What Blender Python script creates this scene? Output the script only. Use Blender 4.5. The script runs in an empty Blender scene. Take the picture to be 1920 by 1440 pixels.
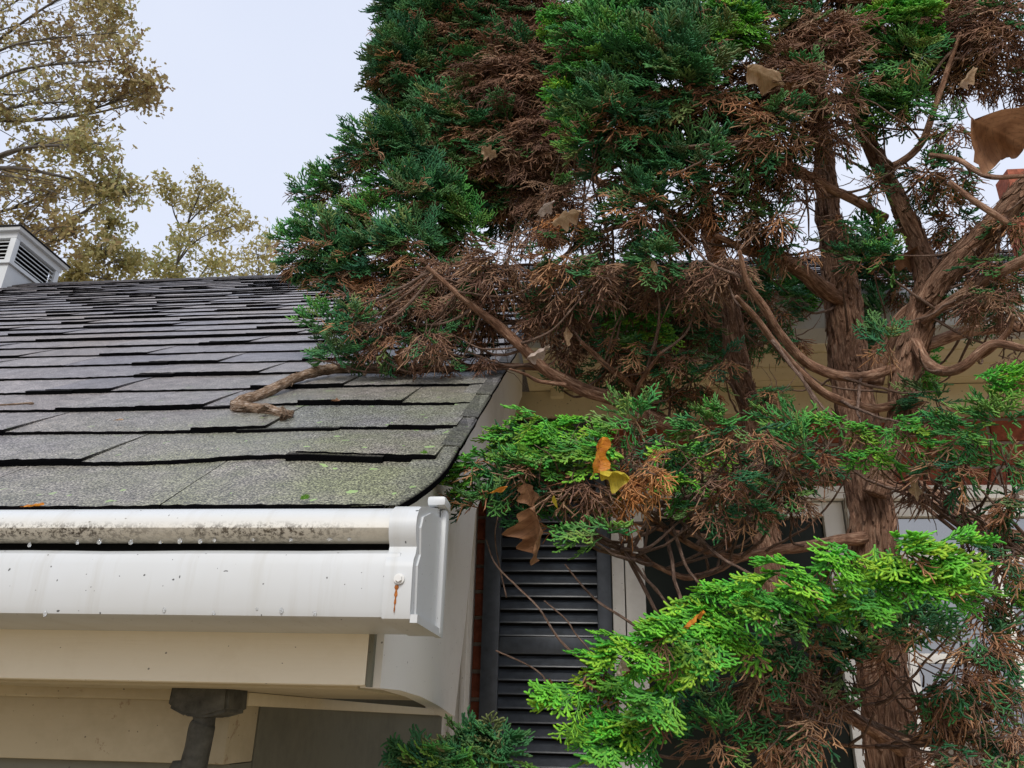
import bpy, bmesh, math, random
import numpy as np
from mathutils import Vector, noise as mnoise
R = math.radians
random.seed(7)
rng = np.random.default_rng(7)
scene = bpy.context.scene
COL = scene.collection

# ------------------------------------------------------------------ camera, sky, sun, exposure
# eye level is z = 0; the ground lies 1.95 m below it
GROUND = -1.95
F = 1490.0                      # focal length in pixels of a 1920 x 1440 frame
PITCH, YAW, ROLL = R(23.0), R(6.4), R(1.4)
cp, sp, cy, sy, cr, sr = (math.cos(PITCH), math.sin(PITCH), math.cos(YAW), math.sin(YAW), math.cos(ROLL), math.sin(ROLL))
_fw = np.array([-sy * cp, cy * cp, sp]); _rt = np.array([cy, sy, 0.0]); _up = np.cross(_rt, _fw)
CAM = np.array([_rt * cr + _up * sr, -_rt * sr + _up * cr, _fw])
cam_data = bpy.data.cameras.new('camera'); cam = bpy.data.objects.new('camera', cam_data); COL.objects.link(cam)
cam_data.sensor_width = 36.0; cam_data.lens = 36.0 * F / 1920.0
cam_data.clip_start = 0.02; cam_data.clip_end = 2000.0
from mathutils import Matrix
m4 = Matrix.Identity(4)
for i in range(3):
    m4[i][0] = CAM[0][i]; m4[i][1] = CAM[1][i]; m4[i][2] = -CAM[2][i]
cam.matrix_world = m4
scene.camera = cam

SUN_EL, SUN_AZ = R(42), R(180)           # azimuth clockwise from +Y
world = bpy.data.worlds.new('World'); scene.world = world; world.use_nodes = True
wn = world.node_tree.nodes; wl = world.node_tree.links
bg = wn['Background']; bg.inputs['Strength'].default_value = 0.1
sky = wn.new('ShaderNodeTexSky'); sky.sky_type = 'NISHITA'; sky.sun_disc = False
sky.sun_elevation = SUN_EL; sky.sun_rotation = SUN_AZ; sky.dust_density = 4.0; sky.air_density = 1.0
mixs = wn.new('ShaderNodeMix'); mixs.data_type = 'RGBA'; mixs.inputs[0].default_value = 0.86
geo = wn.new('ShaderNodeTexCoord'); nz = wn.new('ShaderNodeTexNoise'); nz.inputs['Scale'].default_value = 1.6
nz.inputs['Detail'].default_value = 4.0; nz.inputs['Roughness'].default_value = 0.45
crs = wn.new('ShaderNodeValToRGB')
crs.color_ramp.elements[0].position = 0.3; crs.color_ramp.elements[0].color = (4.75, 5.15, 6.2, 1)
crs.color_ramp.elements[1].position = 0.7; crs.color_ramp.elements[1].color = (5.5, 5.8, 6.6, 1)
wl.new(geo.outputs['Generated'], nz.inputs['Vector']); wl.new(nz.outputs['Fac'], crs.inputs['Fac'])
wl.new(sky.outputs['Color'], mixs.inputs[6]); wl.new(crs.outputs['Color'], mixs.inputs[7])
wl.new(mixs.outputs[2], bg.inputs['Color'])
sun_d = bpy.data.lights.new('sun', 'SUN'); sun_d.energy = 1.5; sun_d.angle = R(18); sun_d.color = (1.0, 0.96, 0.9)
sun = bpy.data.objects.new('sun', sun_d); COL.objects.link(sun)
sdir = Vector((math.sin(SUN_AZ) * math.cos(SUN_EL), math.cos(SUN_AZ) * math.cos(SUN_EL), math.sin(SUN_EL)))
sun.rotation_euler = sdir.to_track_quat('Z', 'Y').to_euler(); sun.location = sdir * 30
vs = scene.view_settings
vs.view_transform = 'Standard'; vs.look = 'None'; vs.exposure = 0.75; vs.gamma = 1.0; vs.use_curve_mapping = False

# ------------------------------------------------------------------ measuring helpers
def ray(x, y): return CAM.T @ np.array([x - 960.0, 720.0 - y, F])
def PY(x, y, Y):
    v = ray(x, y); return v * (Y / v[1])
def PX(x, y, X):
    v = ray(x, y); return v * (X / v[0])
def depth(p): return float(CAM[2] @ np.asarray(p))
def px2m(w, p): return w * depth(p) / F
EAVE_Y, EAVE_Z, TH = 0.71, 0.18, R(34.25)
CT, ST = math.cos(TH), math.sin(TH)
EXPO = 0.1448
RIDGE_Y = 4.35; RIDGE_S = (RIDGE_Y - EAVE_Y) / CT; RIDGE_Z = EAVE_Z + RIDGE_S * ST
RAKE_X = -0.160
EAVE2_Y = 1.76; EAVE2_S = (EAVE2_Y - EAVE_Y) / CT
def buckle(X, s):
    return (0.007 * math.exp(-((X + 0.36) / 0.12) ** 2 - ((s - 0.16) / 0.10) ** 2)
            + 0.004 * math.exp(-((X + 0.42) / 0.15) ** 2 - ((s - 0.45) / 0.10) ** 2)
            + 0.0012 * mnoise.noise(Vector((X * 5, s * 5, 3.0))))
def roofp(X, s, n=0.0):
    n = n + buckle(X, s)
    return (X, EAVE_Y + s * CT - n * ST, EAVE_Z + s * ST + n * CT)
def roofhit(x, y, off=0.0):
    v = ray(x, y); n = np.array([0, -ST, CT]); p0 = np.array([0, EAVE_Y, EAVE_Z]) + n * off
    return v * (n @ p0) / (n @ v)

# ------------------------------------------------------------------ building helpers
def mesh_obj(name, verts, faces, mat=None, parent=None, smooth=False, attrs=None, vattrs=None):
    me = bpy.data.meshes.new(name)
    me.from_pydata([tuple(map(float, v)) for v in verts], [], faces)
    me.update()
    if mat: me.materials.append(mat)
    for k, a in (attrs or {}).items():
        at = me.attributes.new(k, 'FLOAT', 'POINT'); at.data.foreach_set('value', np.asarray(a, np.float32))
    for k, a in (vattrs or {}).items():
        at = me.attributes.new(k, 'FLOAT_VECTOR', 'POINT'); at.data.foreach_set('vector', np.asarray(a, np.float32).ravel())
    if smooth: me.polygons.foreach_set('use_smooth', np.ones(len(me.polygons), bool))
    o = bpy.data.objects.new(name, me); COL.objects.link(o)
    if parent: o.parent = parent
    return o
def np_mesh(name, V, T, mat, parent=None, attrs=None, smooth=True):
    """triangle mesh from arrays"""
    me = bpy.data.meshes.new(name)
    n, t = len(V), len(T)
    me.vertices.add(n); me.vertices.foreach_set('co', np.ascontiguousarray(V, np.float32).ravel())
    me.loops.add(t * 3); me.loops.foreach_set('vertex_index', np.ascontiguousarray(T, np.int32).ravel())
    me.polygons.add(t); me.polygons.foreach_set('loop_start', np.arange(0, t * 3, 3, dtype=np.int32))
    me.update(calc_edges=True); me.validate()
    if smooth: me.polygons.foreach_set('use_smooth', np.ones(t, bool))
    me.materials.append(mat)
    for k, a in (attrs or {}).items():
        at = me.attributes.new(k, 'FLOAT', 'POINT'); at.data.foreach_set('value', np.asarray(a, np.float32))
    o = bpy.data.objects.new(name, me); COL.objects.link(o)
    if parent: o.parent = parent
    return o
def empty(name, loc=(0, 0, 0), parent=None):
    o = bpy.data.objects.new(name, None); o.empty_display_size = 0.05; COL.objects.link(o)
    o.location = loc
    if parent: o.parent = parent
    return o
def tag(o, label=None, cat=None, group=None, kind=None):
    for k, v in (('label', label), ('category', cat), ('group', group), ('kind', kind)):
        if v: o[k] = v
    return o
BOXF = [(0, 3, 2, 1), (4, 5, 6, 7), (0, 1, 5, 4), (1, 2, 6, 5), (2, 3, 7, 6), (3, 0, 4, 7)]
def box(name, x0, x1, y0, y1, z0, z1, mat, parent=None, bevel=0.0):
    v = [(x0, y0, z0), (x1, y0, z0), (x1, y1, z0), (x0, y1, z0), (x0, y0, z1), (x1, y0, z1), (x1, y1, z1), (x0, y1, z1)]
    o = mesh_obj(name, v, BOXF, mat, parent)
    if bevel:
        bm = bmesh.new(); bm.from_mesh(o.data)
        bmesh.ops.bevel(bm, geom=list(bm.edges), offset=bevel, segments=2, affect='EDGES', profile=0.6)
        bm.to_mesh(o.data); bm.free()
        o.data.polygons.foreach_set('use_smooth', np.ones(len(o.data.polygons), bool))
        try: o.data.set_sharp_from_angle(angle=R(40))
        except Exception: pass
    return o
def prism_x(name, prof, xs, mat, parent=None, closed=True, wob=None, smooth=True, caps=True):
    """a (y, z) profile carried along X; wob(x, i) gives a small (dy, dz)"""
    n = len(prof); V = []; Fc = []
    for x in xs:
        for i, (y, z) in enumerate(prof):
            dy, dz = wob(x, i) if wob else (0, 0)
            V.append((x, y + dy, z + dz))
    m = n if closed else n - 1
    for a in range(len(xs) - 1):
        for i in range(m):
            j = (i + 1) % n
            Fc.append((a * n + i, a * n + j, (a + 1) * n + j, (a + 1) * n + i))
    if caps and closed:
        Fc.append(tuple(range(n))[::-1]); Fc.append(tuple(range((len(xs) - 1) * n, len(xs) * n)))
    o = mesh_obj(name, V, Fc, mat, parent, smooth)
    if smooth:
        try: o.data.set_sharp_from_angle(angle=R(35))
        except Exception: pass
    return o
def offset_profile(pts, t):
    """thickens an open (y, z) polyline into a closed band"""
    out = []
    P = [Vector(p) for p in pts]
    for i, p in enumerate(P):
        a = P[max(i - 1, 0)]; b = P[min(i + 1, len(P) - 1)]
        d = (b - a).normalized(); out.append(p + Vector((-d.y, d.x)) * t)
    return [tuple(p) for p in P] + [tuple(p) for p in reversed(out)]
def catmull(pts, per=6):
    P = [np.asarray(p, float) for p in pts]
    P = [2 * P[0] - P[1]] + P + [2 * P[-1] - P[-2]]
    out = []
    for i in range(1, len(P) - 2):
        for k in range(per):
            t = k / per
            a, b, c, d = P[i - 1], P[i], P[i + 1], P[i + 2]
            out.append(0.5 * ((2 * b) + (c - a) * t + (2 * a - 5 * b + 4 * c - d) * t * t + (3 * b - a - 3 * c + d) * t ** 3))
    out.append(P[-2])
    return np.array(out)
def tube_data(pts4, sides=8, rough=0.0, seed=0.0, fine=60.0):
    """pts4: rows (x, y, z, r). returns verts, faces, bark coordinates"""
    P = pts4[:, :3]; r = pts4[:, 3]
    T = np.gradient(P, axis=0); T /= np.linalg.norm(T, axis=1)[:, None] + 1e-12
    u = np.cross(T[0], [0.3, 0.2, 0.9]); u /= np.linalg.norm(u)
    V = []; B = []; Fc = []; L = 0.0
    for i in range(len(P)):
        if i: L += np.linalg.norm(P[i] - P[i - 1])
        u = u - T[i] * (u @ T[i]); u /= np.linalg.norm(u); w = np.cross(T[i], u)
        for k in range(sides):
            a = 2 * math.pi * k / sides
            ca, sa = math.cos(a), math.sin(a)
            rr = r[i]
            if rough:
                q = Vector((ca * rr * fine * 1.6, sa * rr * fine * 1.6, L * fine * 0.22 + seed))
                rr *= 1 + rough * (mnoise.noise(q) + 0.5 * mnoise.noise(q * 2.3) + 0.5 * mnoise.noise(Vector((ca * 1.2, sa * 1.2, L * 9 + seed))))
            V.append(P[i] + (u * ca + w * sa) * rr); B.append((ca * r[i] + seed, sa * r[i], L))
        if i:
            for k in range(sides):
                k2 = (k + 1) % sides
                Fc.append(((i - 1) * sides + k, (i - 1) * sides + k2, i * sides + k2, i * sides + k))
    Fc.append(tuple(range(sides))[::-1]); Fc.append(tuple(range((len(P) - 1) * sides, len(P) * sides)))
    return V, Fc, B
def tube(name, pts4, mat, parent=None, sides=8, rough=0.0, seed=0.0, fine=60.0):
    V, Fc, B = tube_data(np.asarray(pts4, float), sides, rough, seed, fine)
    return mesh_obj(name, V, Fc, mat, parent, True, vattrs={'bark': B})

# ------------------------------------------------------------------ materials
class NT:
    def __init__(s, name):
        s.m = bpy.data.materials.new(name); s.m.use_nodes = True
        s.n = s.m.node_tree.nodes; s.l = s.m.node_tree.links
        s.b = s.n['Principled BSDF']; s.out = s.n['Material Output']
    def add(s, t, **kw):
        nd = s.n.new(t)
        for k, v in kw.items(): setattr(nd, k, v)
        return nd
    def link(s, a, b): s.l.new(a, b)
    def noise(s, scale, detail=3.0, rough=0.5, vec=None, dist=0.0):
        nd = s.add('ShaderNodeTexNoise'); nd.inputs['Scale'].default_value = scale
        nd.inputs['Detail'].default_value = detail; nd.inputs['Roughness'].default_value = rough
        nd.inputs['Distortion'].default_value = dist
        if vec is None:
            if not hasattr(s, 'tc'): s.tc = s.add('ShaderNodeTexCoord')
            vec = s.tc.outputs['Object']
        s.link(vec, nd.inputs['Vector']); return nd.outputs['Fac']
    def ramp(s, fac, stops):
        nd = s.add('ShaderNodeValToRGB'); e = nd.color_ramp.elements
        while len(e) < len(stops): e.new(0.5)
        for i, (p, c) in enumerate(stops):
            e[i].position = p
            e[i].color = (c, c, c, 1) if isinstance(c, (int, float)) else (*c, 1)
        s.link(fac, nd.inputs['Fac']); return nd.outputs['Color']
    def mix(s, fac, a, b, mode='MIX'):
        nd = s.add('ShaderNodeMix', data_type='RGBA', blend_type=mode)
        for sock, v in ((nd.inputs[0], fac), (nd.inputs[6], a), (nd.inputs[7], b)):
            if isinstance(v, (int, float)): sock.default_value = v
            elif isinstance(v, tuple): sock.default_value = (*v, 1)
            else: s.link(v, sock)
        return nd.outputs[2]
    def math(s, op, a, b=0.0):
        nd = s.add('ShaderNodeMath', operation=op)
        for i, v in enumerate((a, b)):
            if isinstance(v, (int, float)): nd.inputs[i].default_value = v
            else: s.link(v, nd.inputs[i])
        return nd.outputs[0]
    def attr(s, name, out='Fac', kind='GEOMETRY'):
        nd = s.add('ShaderNodeAttribute', attribute_name=name, attribute_type=kind); return nd.outputs[out]
    def bump(s, h, strength=0.3, dist=0.01):
        nd = s.add('ShaderNodeBump'); nd.inputs['Strength'].default_value = strength; nd.inputs['Distance'].default_value = dist
        s.link(h, nd.inputs['Height']); s.link(nd.outputs['Normal'], s.b.inputs['Normal'])
    def base(s, c, rough=0.6, spec=0.4):
        if isinstance(c, tuple): s.b.inputs['Base Color'].default_value = (*c, 1)
        else: s.link(c, s.b.inputs['Base Color'])
        if isinstance(rough, (int, float)): s.b.inputs['Roughness'].default_value = rough
        else: s.link(rough, s.b.inputs['Roughness'])
        s.b.inputs['Specular IOR Level'].default_value = spec
    def pos(s):
        if not hasattr(s, '_g'): s._g = s.add('ShaderNodeNewGeometry')
        return s._g.outputs['Position']
    def sep(s, v):
        nd = s.add('ShaderNodeSeparateXYZ'); s.link(v, nd.inputs[0]); return nd.outputs
    def remap(s, v, a, b, c=0.0, d=1.0):
        nd = s.add('ShaderNodeMapRange'); s.link(v, nd.inputs[0])
        for i, x in enumerate((a, b, c, d)): nd.inputs[i + 1].default_value = x
        return nd.outputs[0]

def mat_shingle():
    t = NT('asphalt_shingle'); P = t.pos()
    gran = t.noise(430, 3, 0.65, P); mid = t.noise(38, 4, 0.6, P); big = t.noise(3.2, 3, 0.5, P)
    rnd = t.attr('rnd')
    g = t.ramp(gran, [(0.36, (0.03, 0.029, 0.031)), (0.50, (0.15, 0.144, 0.15)), (0.66, (0.44, 0.43, 0.44))])
    tint = t.ramp(rnd, [(0.0, (0.80, 0.79, 0.86)), (0.35, (1.02, 0.99, 1.0)), (0.65, (1.0, 0.91, 0.84)), (1.0, (1.22, 1.17, 1.14))])
    c = t.mix(1.0, g, tint, 'MULTIPLY')
    c = t.mix(1.0, c, t.ramp(mid, [(0.28, 0.58), (0.72, 1.35)]), 'MULTIPLY')
    # damp green algae on the lower corner beside the tree, in ragged patches
    xyz = t.sep(P)
    ax = t.remap(xyz['X'], -0.95, -0.28); ay = t.remap(xyz['Y'], 1.5, 0.84)
    al = t.math('MULTIPLY', t.math('MULTIPLY', ax, ay), t.ramp(t.noise(7, 4, 0.6, P), [(0.3, 0.1), (0.6, 1.0)]))
    gc = t.mix(1.0, g, (0.86, 0.98, 0.52), 'MULTIPLY')
    c = t.mix(t.math('MULTIPLY', al, 0.9), c, gc)
    lich = t.ramp(t.noise(55, 1, 0.4, P), [(0.735, 0.0), (0.75, 1.0)])
    lf = t.math('MULTIPLY', t.math('MULTIPLY', ax, ay), lich)
    c = t.mix(lf, c, (0.28, 0.42, 0.16))
    br = t.ramp(big, [(0.35, (0.9, 0.9, 0.93)), (0.7, (1.06, 1.02, 0.98))])
    c = t.mix(1.0, c, br, 'MULTIPLY')
    c = t.mix(t.attr('butt'), c, (0.004, 0.004, 0.0045))  # near-black butts: dark asphalt edge plus its shadow line, put into the colour
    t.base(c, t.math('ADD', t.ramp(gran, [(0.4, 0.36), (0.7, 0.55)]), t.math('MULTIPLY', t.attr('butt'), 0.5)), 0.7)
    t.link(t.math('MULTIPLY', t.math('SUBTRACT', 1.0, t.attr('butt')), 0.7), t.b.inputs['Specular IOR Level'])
    t.bump(t.math('ADD', gran, t.math('MULTIPLY', mid, 0.4)), 0.7, 0.0016)
    return t.m
def mat_paint(name, col, dirt=(0.25, 0.22, 0.15), amount=0.35, rough=0.45, grain=False, peel=0.0):
    t = NT(name); P = t.pos()
    n1 = t.noise(2.5, 4, 0.6, P); n2 = t.noise(45, 4, 0.65, P)
    f = t.ramp(t.math('MULTIPLY', n1, t.math('ADD', n2, 0.5)), [(0.45, 0.0), (0.8, amount)])
    c = t.mix(f, col, dirt)
    sp_ = t.ramp(t.noise(300, 0, 0.5, P), [(0.835, 0.0), (0.85, 0.75)])
    c = t.mix(sp_, c, (0.05, 0.045, 0.035))
    if peel:
        pl = t.ramp(t.noise(26, 5, 0.7, P, 0.6), [(0.66 - peel * 0.1, 0.0), (0.685 - peel * 0.1, 0.8)])
        c = t.mix(pl, c, (0.30, 0.22, 0.14))
    t.base(c, rough, 0.4)
    if grain:
        mp = t.add('ShaderNodeMapping'); mp.inputs['Scale'].default_value = (4, 90, 90); t.link(P, mp.inputs['Vector'])
        t.bump(t.noise(1.0, 4, 0.6, mp.outputs[0]), 0.25, 0.003)
    else:
        t.bump(n2, 0.08, 0.002)
    return t.m
def mat_gutter(name, hood=False):
    t = NT(name); P = t.pos(); xyz = t.sep(P)
    n1 = t.noise(6, 4, 0.6, P)
    c = t.mix(t.ramp(n1, [(0.4, 0.0), (0.8, 0.35)]), (0.52, 0.54, 0.55), (0.42, 0.41, 0.36))
    spk = t.ramp(t.noise(330, 0, 0.5, P), [(0.825, 0.0), (0.84, 0.9)])
    c = t.mix(spk, c, (0.03, 0.03, 0.03))
    mpg = t.add('ShaderNodeMapping'); mpg.inputs['Scale'].default_value = (70, 1, 5); t.link(P, mpg.inputs['Vector'])
    stk = t.ramp(t.noise(1.0, 4, 0.65, mpg.outputs[0]), [(0.54, 0.0), (0.80, 0.28)])
    c = t.mix(stk, c, (0.30, 0.27, 0.20))
    if hood:
        z = xyz['Z']
        warm = t.ramp(t.remap(z, 0.150, 0.131), [(0.0, 0.0), (1.0, 0.8)])
        c = t.mix(warm, c, (0.60, 0.55, 0.44))
        band = t.ramp(t.remap(z, 0.144, 0.128), [(0.1, 0.0), (0.5, 0.9), (0.75, 1.0), (1.0, 0.5)])
        spots = t.ramp(t.noise(260, 5, 0.8, P), [(0.47, 0.0), (0.56, 1.0)])
        reach = t.ramp(t.noise(7, 3, 0.6, P), [(0.28, 0.25), (0.55, 1.0)])
        fade = t.remap(xyz['X'], -0.15, -0.24)
        d = t.math('MULTIPLY', t.math('MULTIPLY', t.math('MULTIPLY', band, spots), reach), fade)
        c = t.mix(d, c, (0.045, 0.032, 0.018))
    t.base(c, 0.42, 0.4); t.bump(t.noise(14, 3, 0.5, P), 0.06, 0.01)
    return t.m
def mat_simple(name, col, rough=0.6, spec=0.4, var=0.25, scale=30, bump=0.1, dist=0.002):
    t = NT(name); P = t.pos(); n = t.noise(scale, 4, 0.6, P)
    c = t.mix(1.0, col, t.ramp(n, [(0.3, 1 - var), (0.7, 1 + var)]), 'MULTIPLY')
    t.base(c, rough, spec)
    if bump: t.bump(n, bump, dist)
    return t.m
def mat_bark(name, dark, mid, light, vscale=1.0):
    t = NT(name); v = t.attr('bark', 'Vector')
    mp = t.add('ShaderNodeMapping'); mp.inputs['Scale'].default_value = (1, 1, 0.14); t.link(v, mp.inputs['Vector'])
    f1 = t.noise(260 * vscale, 6, 0.72, mp.outputs[0], 0.7); f2 = t.noise(34 * vscale, 4, 0.6, v)
    c = t.ramp(f1, [(0.32, dark), (0.5, mid), (0.68, light)])
    c = t.mix(1.0, c, t.ramp(f2, [(0.3, 0.6), (0.7, 1.3)]), 'MULTIPLY')
    t.base(c, 0.9, 0.12); t.bump(f1, 1.0, 0.006)
    return t.m
def add_translucent(t, color, fac):
    tr = t.add('ShaderNodeBsdfTranslucent'); mx = t.add('ShaderNodeMixShader'); mx.inputs[0].default_value = fac
    t.link(color, tr.inputs['Color']); t.link(t.b.outputs[0], mx.inputs[1]); t.link(tr.outputs[0], mx.inputs[2])
    t.link(mx.outputs[0], t.out.inputs['Surface'])
def mat_green():
    t = NT('cypress_green'); tip = t.attr('tip'); young = t.attr('young', kind='INSTANCER'); tone = t.attr('tone', kind='INSTANCER')
    old = t.ramp(tone, [(0.0, (0.034, 0.13, 0.075)), (0.5, (0.055, 0.20, 0.085)), (0.85, (0.11, 0.23, 0.09)), (1.0, (0.20, 0.22, 0.10))])
    mid = t.ramp(tone, [(0.0, (0.065, 0.31, 0.065)), (1.0, (0.14, 0.40, 0.065))])
    new = t.ramp(tone, [(0.0, (0.11, 0.52, 0.05)), (0.6, (0.22, 0.64, 0.05)), (1.0, (0.48, 0.72, 0.05))])
    yt = t.math('MULTIPLY', t.ramp(tip, [(0.40, 0.08), (0.92, 1.0)]), young)
    c = t.mix(young, old, mid); c = t.mix(yt, c, new)
    P = t.pos(); c = t.mix(1.0, c, t.ramp(t.noise(60, 3, 0.6, P), [(0.3, 0.62), (0.7, 1.35)]), 'MULTIPLY')
    sere = t.ramp(t.noise(17, 4, 0.65, P), [(0.56, 0.0), (0.74, 0.75)])
    c = t.mix(t.math('MULTIPLY', sere, t.remap(young, 0.0, 0.9, 1.0, 0.25)), c, (0.26, 0.165, 0.085))
    t.base(c, 0.62, 0.2); add_translucent(t, c, 0.25)
    return t.m
def mat_brown():
    t = NT('cypress_dead'); tip = t.attr('tip'); tone = t.attr('tone', kind='INSTANCER'); young = t.attr('young', kind='INSTANCER')
    a = t.ramp(tone, [(0.0, (0.15, 0.088, 0.07)), (0.5, (0.235, 0.14, 0.10)), (1.0, (0.34, 0.23, 0.155))])
    b = t.ramp(tone, [(0.0, (0.52, 0.22, 0.08)), (1.0, (0.70, 0.36, 0.14))])
    c = t.mix(young, a, b); c = t.mix(1.0, c, t.ramp(tip, [(0.0, 0.75), (1.0, 1.15)]), 'MULTIPLY')
    c = t.mix(1.0, c, t.ramp(t.noise(45, 3, 0.6, t.pos()), [(0.3, (0.6, 0.58, 0.62)), (0.7, (1.4, 1.35, 1.25))]), 'MULTIPLY')
    t.base(c, 0.75, 0.2); add_translucent(t, c, 0.15)
    return t.m
def mat_leaf(name, a, b, trans=0.3, spots=0.5):
    t = NT(name); v = t.attr('uvl', 'Vector')
    n = t.noise(5, 4, 0.6, v); n2 = t.noise(22, 3, 0.6, v)
    c = t.ramp(n, [(0.3, a), (0.7, b)])
    c = t.mix(t.ramp(n2, [(0.58, 0.0), (0.72, spots)]), c, tuple(x * 0.3 for x in a))
    xyz = t.sep(v)
    vein = t.ramp(t.math('ABSOLUTE', xyz['X']), [(0.0, 0.55), (0.035, 0.0)])
    c = t.mix(vein, c, tuple(min(1, x * 1.3) for x in b))
    sv = t.math('FRACT', t.math('MULTIPLY', t.math('SUBTRACT', xyz['Y'], t.math('MULTIPLY', t.math('ABSOLUTE', xyz['X']), 0.9)), 8.0))
    c = t.mix(t.ramp(sv, [(0.0, 0.6), (0.13, 0.0)]), c, tuple(x * 0.55 for x in a))
    t.base(c, 0.5, 0.35); t.bump(n2, 0.3, 0.003); add_translucent(t, c, trans)
    return t.m
def mat_oakleaf(name, stops):
    t = NT(name); c = t.ramp(t.attr('tone'), stops)
    t.base(c, 0.6, 0.25); add_translucent(t, c, 0.5)
    return t.m
M = {}
M['shingle'] = mat_shingle()
M['deck'] = mat_simple('roof_underlayment', (0.012, 0.012, 0.013), 0.9, 0.1)
M['gutter'] = mat_gutter('white_vinyl'); M['hood'] = mat_gutter('white_vinyl_soiled', True)
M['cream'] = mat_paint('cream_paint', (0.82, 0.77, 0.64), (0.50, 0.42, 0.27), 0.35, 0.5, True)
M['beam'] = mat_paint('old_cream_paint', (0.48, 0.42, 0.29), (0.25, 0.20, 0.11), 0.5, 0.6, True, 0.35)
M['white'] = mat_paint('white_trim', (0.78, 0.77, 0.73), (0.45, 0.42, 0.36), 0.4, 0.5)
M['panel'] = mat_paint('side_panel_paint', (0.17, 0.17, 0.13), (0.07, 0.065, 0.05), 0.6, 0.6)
M['soffit'] = mat_paint('soffit_paint', (0.68, 0.61, 0.44), (0.45, 0.38, 0.24), 0.4, 0.5)
M['brick'] = mat_simple('red_brick', (0.27, 0.085, 0.05), 0.85, 0.2, 0.35, 60, 0.5, 0.003)
M['mortar'] = mat_simple('mortar', (0.30, 0.27, 0.23), 0.95, 0.1, 0.2, 80, 0.3)
M['shutter'] = mat_simple('black_shutter', (0.058, 0.070, 0.088), 0.36, 0.7, 0.3, 40, 0.05)
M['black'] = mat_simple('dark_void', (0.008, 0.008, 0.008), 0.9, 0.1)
M['metal'] = mat_simple('weathered_metal', (0.075, 0.074, 0.062), 0.8, 0.3, 0.6, 55, 0.5, 0.003)
M['rust'] = mat_simple('rust', (0.30, 0.10, 0.02), 0.8, 0.2, 0.5, 400, 0.2)
M['screw'] = mat_simple('screw_paint', (0.62, 0.62, 0.6), 0.35, 0.5, 0.1)
M['bark'] = mat_bark('cypress_bark', (0.07, 0.034, 0.021), (0.28, 0.155, 0.10), (0.54, 0.36, 0.25))
M['twig'] = mat_bark('twig_bark', (0.07, 0.042, 0.03), (0.21, 0.135, 0.10), (0.42, 0.31, 0.25), 2.0)
M['dead_bark'] = mat_bark('dead_branch_bark', (0.05, 0.028, 0.016), (0.30, 0.20, 0.13), (0.62, 0.53, 0.45), 2.0)
M['oak_bark'] = mat_bark('oak_bark', (0.06, 0.055, 0.05), (0.12, 0.11, 0.10), (0.22, 0.20, 0.19), 0.05)
M['green'] = mat_green(); M['dead'] = mat_brown()
M['moss'] = mat_simple('moss', (0.07, 0.16, 0.02), 0.9, 0.1, 0.5, 300, 0.5)
M['ground'] = mat_simple('leaf_litter', (0.30, 0.23, 0.14), 0.95, 0.1, 0.5, 9, 0.5, 0.02)

# ------------------------------------------------------------------ ground
tag(mesh_obj('ground', [(-900, -900, GROUND), (900, -900, GROUND), (900, 900, GROUND), (-900, 900, GROUND)], [(0, 1, 2, 3)], M['ground']), kind='structure')

# ------------------------------------------------------------------ house
house = empty('house', (0, 2.1, GROUND))
tag(house, 'low house with grey shingle roof, white gutter, brick wall and black shutter', 'house')
house_inv = Vector((0, 2.1, GROUND))
def H(o, parent=None):
    """parts are modelled in world space and hung under the house"""
    o.parent = parent or house
    o.matrix_parent_inverse = (Matrix.Translation(house_inv)).inverted() if (parent is None) else Matrix.Identity(4)
    return o

# --- roof deck with both slopes
dk = 0.02
def slope_slab(name, x0, x1, s0, s1, mat):
    V = []
    for n in (-0.002, -dk):
        for (X, s) in ((x0, s0), (x1, s0), (x1, s1), (x0, s1)):
            V.append((X, EAVE_Y + s * CT - n * ST, EAVE_Z + s * ST + n * CT))
    return mesh_obj(name, V, BOXF, mat)
roof = H(slope_slab('roof', -7.0, -0.205, 0.012, RIDGE_S, M['deck']))
H(slope_slab('roof_deck', -0.2045, RAKE_X - 0.014, 0.11, RIDGE_S, M['deck']), roof)
roof['label'] = 'dark grey laminated shingle roof slope'
H(slope_slab('roof_deck', RAKE_X - 0.010, 3.2, EAVE2_S, RIDGE_S, M['deck']), roof)
bz = [(-7.0, RIDGE_Y, RIDGE_Z), (3.2, RIDGE_Y, RIDGE_Z), (3.2, RIDGE_Y + 3.6, RIDGE_Z - 3.6 * ST / CT), (-7.0, RIDGE_Y + 3.6, RIDGE_Z - 3.6 * ST / CT)]
V = [(x, y, z - 0.004) for x, y, z in bz] + [(x, y, z - 0.03) for x, y, z in bz]
H(mesh_obj('rear_slope', V, BOXF, M['shingle'], attrs={'rnd': [0.4] * 8}), roof)

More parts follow.
